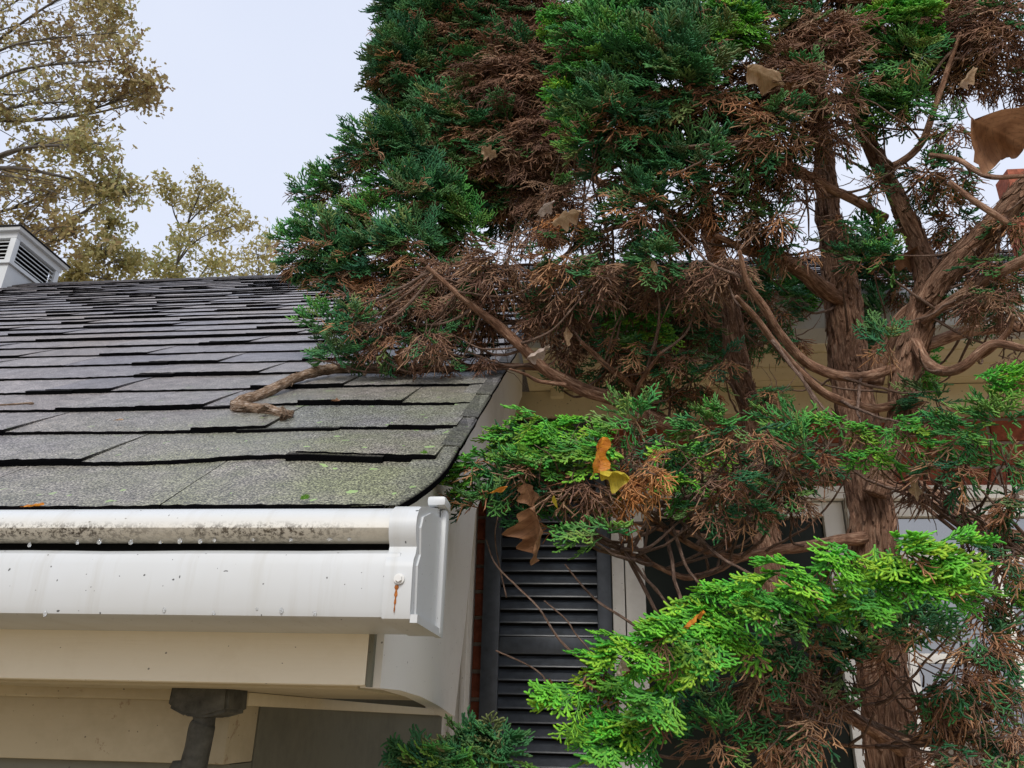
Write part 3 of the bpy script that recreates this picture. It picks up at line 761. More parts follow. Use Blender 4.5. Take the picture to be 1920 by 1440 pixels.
# before the window
limb('limb', [(1620, 1010, 26), (1540, 1020, 20), (1460, 1032, 18), (1385, 1045, 16), (1350, 1066, 12), (1290, 1083, 11), (1240, 1066, 10), (1205, 1048, 9), (1165, 1032, 6)], 1.33, 1.0, 10)
limb('limb', [(1385, 1044, 12), (1340, 1040, 11), (1290, 1020, 11), (1240, 985, 10), (1190, 950, 8), (1150, 930, 5)], 1.14, 1.0, 8)
limb('limb', [(1370, 1010, 9), (1310, 1004, 9), (1250, 995, 8), (1200, 985, 6)], 1.3, 1.2, 8)
limb('limb', [(1370, 1045, 9), (1365, 1010, 10), (1350, 985, 10), (1290, 965, 10), (1230, 945, 8), (1180, 920, 6)], 1.14, 1.0, 8)
limb('twig', [(1120, 1262, 5), (1080, 1230, 5), (1045, 1195, 5), (1010, 1140, 4), (970, 1100, 4), (930, 1058, 3.4), (912, 1012, 2.5)], 0.9, 0.95, 6, 0.1, 'twig')
limb('twig', [(1080, 1222, 4), (1105, 1228, 4.5), (1140, 1240, 5)], 0.9, 0.9, 6, 0.1, 'twig')
limb('twig', [(1110, 1225, 3), (1080, 1190, 3), (1060, 1160, 2.5), (1020, 1125, 2)], 0.9, 0.9, 6, 0.1, 'twig')
limb('twig', [(1215, 1190, 6), (1170, 1160, 5.5), (1120, 1128, 5), (1085, 1090, 4), (1060, 1058, 3)], 0.9, 0.95, 6, 0.1, 'twig')
limb('twig', [(1025, 1285, 4), (1015, 1265, 3), (985, 1245, 2.5), (930, 1220, 2)], 0.9, 0.9, 6, 0.1, 'twig')
limb('twig', [(950, 1120, 2.5), (935, 1050, 2.5), (928, 1000, 2.5), (935, 960, 3)], 0.97, 0.97, 6, 0.1, 'twig')
limb('twig', [(1360, 1412, 8), (1280, 1422, 7), (1215, 1412, 6), (1165, 1385, 4)], 1.0, 0.92, 6, 0.1, 'twig')
limb('twig', [(1240, 1120, 3), (1215, 1090, 2.5), (1205, 1065, 2)], 1.2, 1.2, 6, 0.1, 'twig')
# low right
limb('limb', [(1690, 1405, 28), (1640, 1372, 27), (1590, 1340, 24), (1555, 1310, 20), (1520, 1290, 14)], 1.3, 1.0, 14, 0.12)
limb('limb', [(1690, 1390, 24), (1740, 1385, 24), (1790, 1372, 22), (1850, 1330, 14), (1900, 1290, 10)], 1.3, 1.05, 14, 0.12)
limb('limb', [(1790, 1372, 18), (1750, 1340, 18), (1710, 1308, 16), (1700, 1300, 12)], 1.1, 1.2, 12, 0.12)
limb('limb', [(1560, 1395, 6), (1640, 1400, 7), (1720, 1385, 8)], 1.1, 1.2, 8)
for a in range(9):
    x0, y0 = 1700 + 28 * a, 900 + 10 * a
    limb('limb', [(x0 - 60, y0 - 10 + random.uniform(-20, 20), 10), (x0, y0 + 25, 9), (x0 + 60, y0 + 70, 8), (x0 + 130, y0 + 110 + random.uniform(-20, 30), 6)], 1.25, 1.05, 7)

# ---- fibrous bark strips lifting off the stems
PV, PF, PB = [], [], []
pr = random.Random(77)
for li, cnt in ((0, 520), (1, 300), (2, 320), (3, 220)):
    c = LIMBS[li]; Tg = np.gradient(c[:, :3], axis=0); Tg /= np.linalg.norm(Tg, axis=1)[:, None]
    ok = [i for i in range(2, len(c) - 12) if -0.2 < c[i, 2] < 1.6]
    seglen = np.linalg.norm(c[1:, :3] - c[:-1, :3], axis=1).mean()
    for _ in range(cnt):
        i = pr.choice(ok); nst = max(3, min(11, int(pr.uniform(0.02, 0.075) / seglen)))
        rd = np.array([pr.gauss(0, 0.8), pr.gauss(-0.5, 0.7), pr.gauss(0, 0.6)]); rd -= Tg[i] * (rd @ Tg[i]); rd /= np.linalg.norm(rd)
        sd = np.cross(Tg[i], rd); wid = pr.uniform(0.0014, 0.0036); up_ = pr.choice((-1, 1)); lift = pr.uniform(0.001, 0.006); drift = pr.uniform(-0.004, 0.004)
        b = len(PV)
        for k in range(nst + 1):
            j = min(i + k, len(c) - 1); t = k / nst; tt = t if up_ > 0 else 1 - t
            q = c[j, :3] + rd * (c[j, 3] * 1.06 + 0.0006 + lift * tt ** 3) + sd * drift * t; w = wid * (0.35 + math.sin(math.pi * (0.1 + 0.8 * t)))
            for m, hh in ((-1, 0), (0, 0.0008), (1, 0)): PV.append(q + sd * w * m + rd * hh); PB.append((0.01 * m + _ * 0.013, 0.02 * li, k * seglen))
            if k:
                for m in range(2): z_ = b + (k - 1) * 3 + m; PF.append((z_, z_ + 1, z_ + 4, z_ + 3))
o = C_(mesh_obj('bark_strips', PV, PF, M['bark'], None, True, vattrs={'bark': PB})); o['kind'] = 'stuff'

# ---- spray prototypes: flat ferny fans of blunt little fingers
def finger(acc, p0, d, up, L, r, tip0, tip1, bend, lod, young_r=1.0):
    """acc = [verts, tris, tips]"""
    d = d / np.linalg.norm(d)
    side = np.cross(d, up); side /= np.linalg.norm(side) + 1e-9; upn = np.cross(side, d)
    sides = 4 if lod else 3
    stations = ((0.0, 0.75), (0.5, 1.0), (0.88, 0.82)) if lod else ((0.0, 0.9), (0.8, 0.9))
    V, T, A = acc; b = len(V)
    for (t, q) in stations:
        c = p0 + d * L * t + upn * bend[0] * L * t * t + side * bend[1] * L * t * t
        for k in range(sides):
            a = 2 * math.pi * (k + 0.5) / sides
            V.append(c + (side * math.cos(a) * 1.15 + upn * math.sin(a) * 0.8) * r * q); A.append(tip0 + (tip1 - tip0) * t)
    c = p0 + d * L + upn * bend[0] * L + side * bend[1] * L
    V.append(c); A.append(tip1); ap = len(V) - 1
    ns = len(stations)
    for i in range(ns - 1):
        for k in range(sides):
            k2 = (k + 1) % sides; q = b + i * sides
            T.append((q + k, q + k2, q + sides + k2)); T.append((q + k, q + sides + k2, q + sides + k))
    q = b + (ns - 1) * sides
    for k in range(sides): T.append((q + k, q + (k + 1) % sides, ap))
def spray(L, lod, dead, rg, width=0.62, dens=1.0):
    acc = ([], [], [])
    r = 0.00160 if not dead else 0.00115
    X = np.array([1.0, 0, 0]); Yv = np.array([0, 1.0, 0]); Z = np.array([0, 0, 1.0])
    curve = rg.uniform(-0.12, 0.12); droop = rg.uniform(0.05, 0.3) * (1.5 if dead else 1)
    def axis(t): return np.array([L * t, curve * L * t * t, -droop * L * t * t])
    nodes = int(L / (0.0056 / dens))
    # stalk
    finger(acc, axis(0), axis(0.5) - axis(0), Z, np.linalg.norm(axis(0.5)), r * 0.8, 0.0, 0.2, (0, 0), lod)
    finger(acc, axis(0.5), axis(1) - axis(0.5), Z, np.linalg.norm(axis(1) - axis(0.5)), r * 0.95, 0.2, 1.0, (0, 0), lod)
    for i in range(nodes):
        t = 0.10 + 0.88 * (i + rg.uniform(0, 0.6)) / nodes
        if t > 0.98: continue
        sgn = 1 if i % 2 else -1
        prof = min(1.0, 0.35 + 2.1 * t) * (1 - t) ** 0.75 + 0.10
        sl = L * width * prof * rg.uniform(0.75, 1.15)
        ang = R(rg.uniform(30, 50)) * (1 - 0.3 * t)
        p0 = axis(t)
        d = np.array([math.cos(ang), sgn * math.sin(ang), rg.uniform(-0.14, 0.16)])
        n2 = max(1, int(sl / (0.0037 / dens)))
        bnd = (rg.uniform(-0.25, 0.12) if not dead else rg.uniform(-0.9, 0.1), -sgn * rg.uniform(0.0, 0.2))
        finger(acc, p0, d, Z, sl, r * 0.9, 0.15 + 0.4 * t, 1.0, bnd, lod)
        for j in range(n2):
            u = (j + 0.5) / n2
            if u > 0.93: continue
            s2 = 1 if j % 2 else -1
            dn = d / np.linalg.norm(d); sd = np.cross(dn, Z); sd /= np.linalg.norm(sd); upn = np.cross(sd, dn)
            q = p0 + dn * sl * u + upn * bnd[0] * sl * u * u + sd * bnd[1] * sl * u * u
            fa = R(rg.uniform(22, 42))
            fd = dn * math.cos(fa) + sd * s2 * math.sin(fa) + Z * rg.uniform(-0.12, 0.22)
            fl = rg.uniform(0.0085, 0.0145) * (1 - 0.35 * u)
            if dead: fl *= 1.6
            finger(acc, q, fd, Z, fl, r * rg.uniform(0.85, 1.1), 0.45 + 0.2 * u, 1.0, (rg.uniform(-0.2, 0.3) if not dead else rg.uniform(-1.0, 0.4), rg.uniform(-0.3, 0.3) if not dead else rg.uniform(-0.8, 0.8)), lod)
    return np.array(acc[0]), np.array(acc[1], np.int32), np.array(acc[2])
rg = random.Random(5)
PROTO = {}
for nm, lod, dead in (('near', 1, 0), ('far', 0, 0), ('dead_near', 1, 1), ('dead', 0, 1)):
    PROTO[nm] = [spray(L, lod, dead, rg, width=rg.uniform(0.5, 0.75), dens=(1.0 if lod else 0.85) * (0.8 if dead else 1.0)) for L in (0.032, 0.043, 0.052, 0.062, 0.078, 0.10, 0.048, 0.068)]
# ---- clumps as seen in the photograph: (x, y, rx, ry, distance, kind)
# kinds: D dark green, G green, M mid bright, Y bright new growth, B dead brown, O orange dead, X half dead
CL = []
def cl(Y, items):
    for it in items: CL.append((*it[:4], Y + random.uniform(-0.06, 0.06), it[4]))
cl(1.50, [(800, 40, 65, 60, 'D'), (765, 130, 50, 50, 'D'), (790, 215, 55, 60, 'D'), (735, 100, 25, 25, 'D'), (750, 190, 28, 30, 'D'), (750, 15, 35, 22, 'D'), (870, 60, 80, 80, 'D'), (960, 50, 90, 80, 'B'), (880, 170, 80, 75, 'X'),
          (970, 160, 90, 85, 'B'), (890, 280, 80, 75, 'X'), (990, 280, 85, 80, 'B'), (1040, 130, 60, 80, 'B'), (1040, 380, 50, 50, 'B'), (960, 370, 60, 50, 'X'), (830, 320, 50, 50, 'D'), (850, 240, 55, 50, 'D')])
cl(1.36, [(755, 280, 48, 42, 'D'), (675, 246, 28, 20, 'G'), (690, 285, 38, 34, 'D'), (725, 305, 40, 30, 'D'), (612, 340, 20, 28, 'G'), (572, 352, 24, 13, 'G'), (605, 372, 36, 26, 'D'), (650, 340, 34, 30, 'D'),
          (740, 345, 46, 32, 'G'), (700, 410, 48, 36, 'G'), (785, 370, 48, 44, 'D'), (830, 400, 55, 50, 'G'), (870, 440, 50, 45, 'G'), (585, 418, 34, 22, 'G'), (548, 452, 26, 24, 'G'), (605, 460, 44, 36, 'D'),
          (560, 492, 34, 22, 'D'), (640, 510, 50, 36, 'D'), (655, 440, 40, 36, 'D'), (700, 480, 50, 44, 'D'), (765, 460, 50, 42, 'D'), (715, 530, 50, 36, 'X'), (785, 520, 55, 44, 'X'), (580, 525, 30, 16, 'D')])
cl(1.22, [(850, 520, 60, 45, 'B'), (800, 575, 65, 42, 'B'), (880, 570, 50, 45, 'B'), (700, 570, 50, 30, 'X'), (740, 600, 50, 30, 'B'), (930, 500, 45, 50, 'B'), (925, 600, 30, 30, 'B'),
          (605, 600, 34, 22, 'G'), (635, 640, 36, 28, 'D'), (680, 650, 36, 26, 'D'), (620, 665, 24, 16, 'D'), (735, 645, 40, 28, 'X'), (795, 640, 36, 30, 'B'), (840, 625, 40, 30, 'X'), (660, 600, 30, 24, 'D')])
cl(1.12, [(1080, 40, 34, 36, 'M'), (1075, 75, 30, 26, 'M'), (1082, 185, 34, 30, 'M'), (1075, 235, 34, 24, 'M'), (1100, 270, 40, 34, 'G'), (1130, 80, 60, 60, 'G'), (1150, 150, 65, 60, 'G'), (1150, 230, 65, 55, 'D'),
          (1230, 60, 70, 60, 'D'), (1240, 160, 75, 75, 'D'), (1180, 310, 60, 50, 'D'), (1250, 260, 60, 55, 'D'), (1310, 100, 60, 60, 'D'), (1320, 190, 60, 60, 'X'), (1280, 320, 60, 50, 'D'), (1210, 380, 50, 45, 'D'),
          (1390, 60, 55, 45, 'M'), (1450, 60, 55, 50, 'X'), (1390, 190, 60, 60, 'B'), (1460, 150, 60, 60, 'B'), (1530, 70, 70, 60, 'B'), (1530, 170, 60, 60, 'B'), (1450, 240, 55, 50, 'X'), (1400, 280, 50, 45, 'X'), (1560, 240, 40, 40, 'B')])
cl(1.18, [(1610, 60, 60, 55, 'B'), (1680, 50, 50, 45, 'M'), (1700, 110, 50, 45, 'G'), (1660, 160, 45, 30, 'M'), (1650, 210, 50, 40, 'G'), (1700, 190, 45, 40, 'G'), (1780, 50, 65, 50, 'B'), (1860, 50, 60, 55, 'B'),
          (1800, 130, 45, 45, 'B'), (1880, 140, 45, 40, 'B'), (1740, 150, 30, 40, 'X'), (1760, 20, 60, 30, 'X'), (1780, 250, 35, 40, 'X'), (1730, 330, 30, 40, 'X'), (1790, 330, 40, 30, 'X')])
cl(1.18, [(1060, 420, 50, 28, 'O'), (1000, 440, 36, 30, 'B'), (1120, 440, 45, 36, 'X'), (1060, 500, 50, 36, 'X'), (1120, 520, 50, 36, 'B'), (1050, 570, 50, 40, 'B'), (1195, 530, 50, 44, 'B'), (1010, 600, 30, 30, 'B'),
          (1310, 430, 45, 24, 'O'), (1375, 440, 45, 22, 'O'), (1240, 430, 50, 44, 'X'), (1330, 370, 50, 40, 'X'), (1400, 350, 50, 44, 'X'), (1290, 510, 60, 44, 'B'), (1230, 490, 40, 40, 'D'), (1360, 500, 45, 36, 'B'),
          (1440, 420, 45, 45, 'X'), (1480, 330, 40, 40, 'B'), (1480, 470, 40, 30, 'X'), (1540, 270, 28, 30, 'B'), (1580, 420, 20, 20, 'X')])
cl(1.30, [(1270, 580, 50, 40, 'B'), (1310, 610, 40, 40, 'D'), (1180, 600, 45, 26, 'M'), (1240, 610, 50, 28, 'M'), (1130, 630, 40, 30, 'X'), (1200, 660, 55, 30, 'X'), (1060, 650, 30, 30, 'B'), (1260, 680, 40, 30, 'X'),
          (1140, 690, 34, 26, 'X'), (1300, 720, 40, 30, 'X'), (1240, 740, 40, 26, 'X'), (1460, 580, 30, 30, 'X'), (1480, 640, 30, 24, 'X'), (1180, 720, 30, 24, 'D'), (1350, 680, 26, 26, 'X'), (1440, 740, 34, 24, 'X'), (1060, 710, 26, 14, 'D')])
cl(1.65, [(1500, 545, 34, 32, 'M'), (1510, 570, 30, 20, 'D'), (1720, 690, 24, 26, 'M'), (1725, 720, 22, 18, 'M'), (1640, 500, 40, 50, 'D'), (1640, 600, 30, 50, 'D'), (1380, 600, 40, 60, 'D')])
cl(1.20, [(1625, 440, 34, 26, 'G'), (1665, 480, 30, 28, 'G'), (1610, 480, 30, 24, 'D'), (1800, 420, 40, 40, 'X'), (1760, 360, 30, 30, 'X'), (1850, 500, 40, 30, 'X'), (1890, 420, 30, 40, 'X'), (1850, 560, 50, 30, 'B'), (1790, 570, 30, 30, 'X'),
          (1900, 600, 30, 30, 'B'), (1660, 640, 24, 30, 'D'), (1740, 750, 32, 26, 'D'), (1745, 790, 30, 24, 'B'), (1640, 350, 20, 30, 'X'), (1900, 530, 30, 30, 'X'), (1890, 680, 30, 20, 'B')])
cl(1.0, [(1330, 800, 60, 22, 'G'), (1400, 815, 60, 26, 'X'), (1310, 850, 60, 26, 'M'), (1480, 800, 50, 24, 'G'), (1555, 788, 40, 16, 'M'), (1610, 805, 46, 18, 'M'), (1680, 795, 46, 18, 'M'), (1640, 850, 50, 16, 'M'), (1725, 835, 50, 22, 'M'),
          (1800, 815, 44, 30, 'G'), (1865, 790, 44, 32, 'G'), (1845, 712, 44, 20, 'Y'), (1900, 705, 30, 22, 'Y'), (1880, 865, 44, 26, 'G'), (1780, 880, 44, 20, 'X'), (1290, 915, 50, 24, 'M'), (1370, 895, 50, 26, 'X'), (1440, 885, 45, 28, 'X'),
          (1490, 845, 40, 24, 'G'), (1250, 855, 34, 26, 'X'), (1400, 950, 40, 20, 'X'), (1480, 930, 34, 24, 'B'), (1330, 955, 36, 18, 'X'), (1740, 905, 40, 16, 'B'), (1905, 940, 30, 30, 'X')])
cl(1.15, [(1300, 880, 55, 36, 'X'), (1380, 855, 55, 36, 'X'), (1460, 880, 55, 40, 'X'), (1530, 860, 36, 36, 'X'), (1350, 935, 45, 26, 'X'), (1200, 840, 40, 36, 'X')])
cl(1.62, [(1030, 560, 50, 40, 'X'), (1110, 580, 55, 40, 'B'), (1200, 570, 55, 40, 'D'), (1290, 560, 50, 44, 'X'), (1380, 560, 50, 44, 'B'), (1440, 540, 40, 36, 'D'), (1250, 640, 40, 30, 'X'), (1330, 650, 40, 30, 'D'), (1160, 500, 50, 36, 'X'), (1420, 620, 34, 30, 'X'), (1700, 540, 30, 36, 'X'), (1850, 560, 50, 40, 'X')])
cl(0.90, [(1010, 785, 26, 20, 'M'), (970, 815, 42, 26, 'M'), (910, 868, 40, 22, 'M'), (880, 885, 26, 12, 'M'), (1050, 815, 48, 22, 'Y'), (1110, 800, 48, 22, 'Y'), (1180, 785, 36, 28, 'G'), (1040, 860, 50, 30, 'M'), (1120, 845, 50, 30, 'M'),
          (985, 880, 50, 30, 'G'), (885, 925, 34, 16, 'D'), (905, 950, 34, 16, 'D'), (940, 915, 40, 24, 'G'), (1080, 915, 50, 30, 'B'), (1150, 930, 45, 34, 'O'), (1200, 890, 45, 40, 'O'), (1010, 930, 45, 26, 'D'), (1060, 985, 45, 16, 'G'), (1120, 1000, 45, 18, 'G'),
          (1100, 880, 40, 24, 'D'), (960, 850, 40, 22, 'D'), (990, 965, 30, 16, 'D')])
cl(0.86, [(1700, 1025, 70, 24, 'Y'), (1775, 1030, 38, 22, 'Y'), (1640, 1070, 65, 28, 'Y'), (1575, 1040, 50, 28, 'Y'), (1730, 1080, 60, 28, 'Y'), (1480, 1075, 60, 28, 'Y'), (1400, 1100, 60, 28, 'Y'), (1520, 1105, 60, 24, 'Y'), (1320, 1135, 50, 28, 'Y'),
          (1260, 1175, 50, 28, 'Y'), (1360, 1165, 60, 30, 'Y'), (1400, 1205, 45, 26, 'Y'), (1200, 1215, 50, 30, 'Y'), (1140, 1245, 40, 26, 'Y'), (1085, 1290, 40, 20, 'Y'), (1072, 1300, 26, 14, 'Y'), (1120, 1360, 36, 16, 'Y'), (1150, 1385, 36, 14, 'M'), (1215, 1385, 30, 14, 'M'), (1250, 1250, 60, 30, 'Y'), (1180, 1290, 50, 26, 'M'), (1240, 1310, 50, 26, 'M'), (1170, 1355, 50, 22, 'Y'),
          (1230, 1350, 40, 22, 'M'), (1310, 1220, 50, 28, 'M'), (1460, 1140, 50, 24, 'M'), (1600, 1120, 55, 26, 'M'), (1780, 1090, 34, 24, 'M')])
cl(0.98, [(1550, 1165, 75, 34, 'D'), (1650, 1150, 75, 38, 'D'), (1740, 1145, 50, 36, 'D'), (1480, 1200, 65, 34, 'D'), (1480, 1250, 60, 30, 'B'), (1580, 1230, 65, 34, 'D'), (1660, 1210, 50, 30, 'D'), (1430, 1270, 55, 34, 'B'), (1510, 1290, 50, 36, 'B'), (1570, 1280, 40, 26, 'B'),
          (1320, 1320, 50, 36, 'D'), (1340, 1380, 50, 30, 'G'), (1440, 1390, 60, 34, 'X'), (1520, 1370, 45, 34, 'X'), (1400, 1330, 40, 30, 'B'), (1480, 1340, 40, 30, 'X'), (1700, 1180, 50, 30, 'D')])
cl(1.05, [(1892, 1115, 26, 22, 'M'), (1905, 1150, 26, 20, 'G'), (1890, 1185, 34, 18, 'O'), (1840, 1210, 50, 40, 'X'), (1800, 1280, 45, 45, 'X'), (1870, 1280, 45, 40, 'X'), (1880, 1360, 50, 45, 'X'), (1780, 1350, 45, 40, 'X'), (1790, 1420, 50, 28, 'X'), (1880, 1430, 50, 28, 'X'),
          (1850, 1130, 34, 40, 'X'), (1740, 1300, 34, 30, 'X'), (1890, 1050, 34, 40, 'X'), (1850, 990, 34, 30, 'X')])
cl(1.5, [(840, -50, 70, 50, 'D'), (930, -70, 80, 60, 'X'), (880, -140, 60, 55, 'D')])
cl(1.2, [(1170, -50, 80, 50, 'G'), (1300, -60, 90, 60, 'D'), (1430, -60, 80, 60, 'X'), (1560, -50, 80, 50, 'X'), (1680, -60, 80, 60, 'G'), (1820, -50, 90, 50, 'X'), (1380, -150, 80, 60, 'D'), (1560, -150, 90, 60, 'G')])
cl(1.27, [(840, 676, 46, 10, 'B'), (775, 680, 34, 9, 'B'), (900, 672, 30, 9, 'B')])
SH = [(795, 1418, 26, 12, 0.95, 'D'), (840, 1432, 26, 10, 0.95, 'G'), (880, 1400, 30, 22, 1.0, 'D'), (925, 1395, 30, 20, 1.0, 'D'), (950, 1425, 34, 14, 1.0, 'D'), (880, 1440, 60, 14, 1.0, 'D')]
YOUNG = {'D': (0.0, 0.12), 'G': (0.15, 0.40), 'M': (0.45, 0.75), 'Y': (0.85, 1.0), 'X': (0.0, 0.15), 'B': (0, 0.12), 'O': (0.6, 1.0)}
nr = np.random.default_rng(21)
DENS = {'D': 28, 'G': 25, 'M': 20, 'Y': 23, 'X': 21, 'B': 21, 'O': 24}
def norm(v): return v / (np.linalg.norm(v) + 1e-12)
def clump_sprays(c, dens=1.0):
    x, y, rx, ry, Y, kind = c
    ctr = PY(x, y, Y); dep = depth(ctr)
    ax, az = rx * dep / F, ry * dep / F; ay = 0.8 * (ax + az) / 2
    area = rx * ry / 1600.0 * (dep / 1.1) ** 2
    n = max(6, int(dens * DENS[kind] * (area + 0.25)))
    out = []
    side_ = -1.0 if (x < 1560 or (1230 < x < 1500)) else (0.8 if x > 1690 else nr.uniform(-0.6, 0.6))
    if kind in 'YM': head = norm(np.array([side_, -0.55, -0.45])) * 1.25
    elif kind in 'DG': head = norm(np.array([-0.7, -0.3, 0.35]) + nr.normal(size=3) * 0.3) * 0.75
    else: head = norm(np.array([nr.uniform(-1, 0.4), -0.3, -0.8])) * 0.6
    for _ in range(n):
        u = norm(nr.normal(size=3) * np.array([1, 1, 0.9]) + np.array([0, -0.35, 0.25]))
        rad = 0.1 + 0.75 * nr.random() ** 0.6
        p = ctr + u * np.array([ax, ay, az]) * rad
        size = (ax + az) / 2
        is_dead = nr.random() < {'B': 0.86, 'O': 0.97, 'X': 0.5, 'D': 0.14, 'G': 0.10, 'M': 0.08, 'Y': 0.05}[kind]
        if is_dead and kind in 'DGMY':          # dead inner growth, low in the clump
            rad *= 0.6; u = norm(u + np.array([0, 0.1, -0.7])); p = ctr + u * np.array([ax, ay, az]) * rad
        drop = np.array([0, 0, -1.0]) * (nr.uniform(0.2, 1.1) if is_dead else nr.uniform(-0.35, 0.55))
        if kind in 'YM' and not is_dead: drop = np.array([-0.45, -0.35, -1.0]) * nr.uniform(0.0, 0.9)
        el = np.array([ax, ay, az]) / max(ax, ay, az)
        d = norm(u * el + head + drop * (el[2] if kind not in 'YM' else 0.25) + nr.normal(size=3) * 0.16)
        nrm = u * 0.5 + np.array([0, -0.5, 0.75]) + nr.normal(size=3) * 0.25
        nrm = norm(nrm - d * (nrm @ d)); s = np.cross(nrm, d)
        L = min(0.105, max(0.03, size * nr.uniform(0.6, 1.45) * (1.25 if kind in 'YM' else 1.0)))
        yg = YOUNG[kind]
        young = nr.uniform(*yg) if is_dead == (kind in 'BO') else (nr.uniform(0, 0.45) if is_dead else nr.uniform(0, 0.2))
        tone = nr.random()
        out.append((p, np.stack([d, s, nrm], 1), L, is_dead, young, tone, kind, u))
    return out
allsp = []
for c in CL: allsp += clump_sprays(c)
# the sprays that show largest: near, facing the viewer
def show(sp):
    p = sp[0]; return sp[2] / depth(p) * (1.0 if sp[6] in 'YM' else 0.45) * (1.25 if sp[7][1] < 0 else 0.8)
order = sorted(range(len(allsp)), key=lambda i: -show(allsp[i]))
single = set(order[:296])
LEN = [0.032, 0.043, 0.052, 0.062, 0.078, 0.10, 0.048, 0.068]
def pick(L): 
    k = int(nr.integers(0, 3)); o = np.argsort([abs(l - L) for l in LEN]); return int(o[k])
pm_cache = {}
def proto_obj(nm, k):
    if (nm, k) not in pm_cache:
        V, T, A = PROTO[nm][k]
        o = np_mesh('spray_shape', V, T, M['dead' if 'dead' in nm else 'green'], None, {'tip': A})
        COL.objects.unlink(o); pm_cache[(nm, k)] = o
    return pm_cache[(nm, k)]
def place_sprays(name, sps, near=False):
    """one object: many sprays set on points, each with its own turn, size and colour"""
    deads = sps[0][3]; nm = ('dead_near' if near else 'dead') if deads else ('near' if near else 'far')
    col = bpy.data.collections.new('spray_shapes')
    for k in range(len(LEN)): col.objects.link(proto_obj(nm, k))
    names = sorted(range(len(LEN)), key=lambda k: proto_obj(nm, k).name)
    rank = {k: i for i, k in enumerate(names)}
    n = len(sps); me = bpy.data.meshes.new(name); me.vertices.add(n)
    me.vertices.foreach_set('co', np.array([sp[0] for sp in sps], np.float32).ravel())
    ks = [pick(sp[2]) for sp in sps]
    rot = np.array([tuple(Matrix(sp[1].tolist()).to_euler()) for sp in sps], np.float32)
    def fa(k, v, t='FLOAT'):
        at = me.attributes.new(k, t, 'POINT'); at.data.foreach_set('vector' if t == 'FLOAT_VECTOR' else 'value', np.asarray(v).ravel())
    fa('turn', rot, 'FLOAT_VECTOR'); fa('size', np.array([min(1.25, max(0.8, sp[2] / LEN[k])) for sp, k in zip(sps, ks)], np.float32))
    fa('shape', np.array([rank[k] for k in ks], np.int32), 'INT')
    fa('young', np.array([sp[4] for sp in sps], np.float32)); fa('tone', np.array([sp[5] for sp in sps], np.float32))
    o = bpy.data.objects.new(name, me); COL.objects.link(o)
    ng = bpy.data.node_groups.new(name + '_scatter', 'GeometryNodeTree')
    ng.interface.new_socket('Geometry', in_out='INPUT', socket_type='NodeSocketGeometry')
    ng.interface.new_socket('Geometry', in_out='OUTPUT', socket_type='NodeSocketGeometry')
    N = ng.nodes; Lk = ng.links
    gi = N.new('NodeGroupInput'); go = N.new('NodeGroupOutput'); ip = N.new('GeometryNodeInstanceOnPoints'); ci = N.new('GeometryNodeCollectionInfo')
    ci.inputs['Collection'].default_value = col; ci.inputs['Separate Children'].default_value = True; ci.inputs['Reset Children'].default_value = True
    def na(k, t):
        nd = N.new('GeometryNodeInputNamedAttribute'); nd.data_type = t; nd.inputs['Name'].default_value = k; return nd.outputs['Attribute']
    er = N.new('FunctionNodeEulerToRotation')
    Lk.new(na('turn', 'FLOAT_VECTOR'), er.inputs[0]); Lk.new(er.outputs[0], ip.inputs['Rotation'])
    Lk.new(na('size', 'FLOAT'), ip.inputs['Scale']); Lk.new(na('shape', 'INT'), ip.inputs['Instance Index'])
    ip.inputs['Pick Instance'].default_value = True
    Lk.new(gi.outputs[0], ip.inputs['Points']); Lk.new(ci.outputs[0], ip.inputs['Instance']); Lk.new(ip.outputs[0], go.inputs[0])
    md = o.modifiers.new('scatter', 'NODES'); md.node_group = ng
    o['kind'] = 'stuff'
    return o
rest = {0: [], 1: []}
for i, sp in enumerate(allsp):
    p, Rm, L, dead, young, tone, kind, u = sp
    if i in single:
        nm = 'dead_near' if dead else 'near'; k = pick(L)
        o = bpy.data.objects.new('dead_spray' if dead else 'foliage_spray', proto_obj(nm, k).data); COL.objects.link(o)
        o['young'] = float(young); o['tone'] = float(tone)
        s = min(1.25, max(0.8, L / LEN[k]))
        mw = Matrix([[*(Rm[r] * s), p[r]] for r in range(3)] + [[0, 0, 0, 1]])
        C_(o); o.matrix_basis = mw
    else: rest[1 if dead else 0].append(sp)
C_(place_sprays('foliage', rest[0])); C_(place_sprays('dead_foliage', rest[1]))
print('sprays', len(allsp), len(rest[0]), len(rest[1]), {k: [len(p[1]) for p in v] for k, v in PROTO.items()})
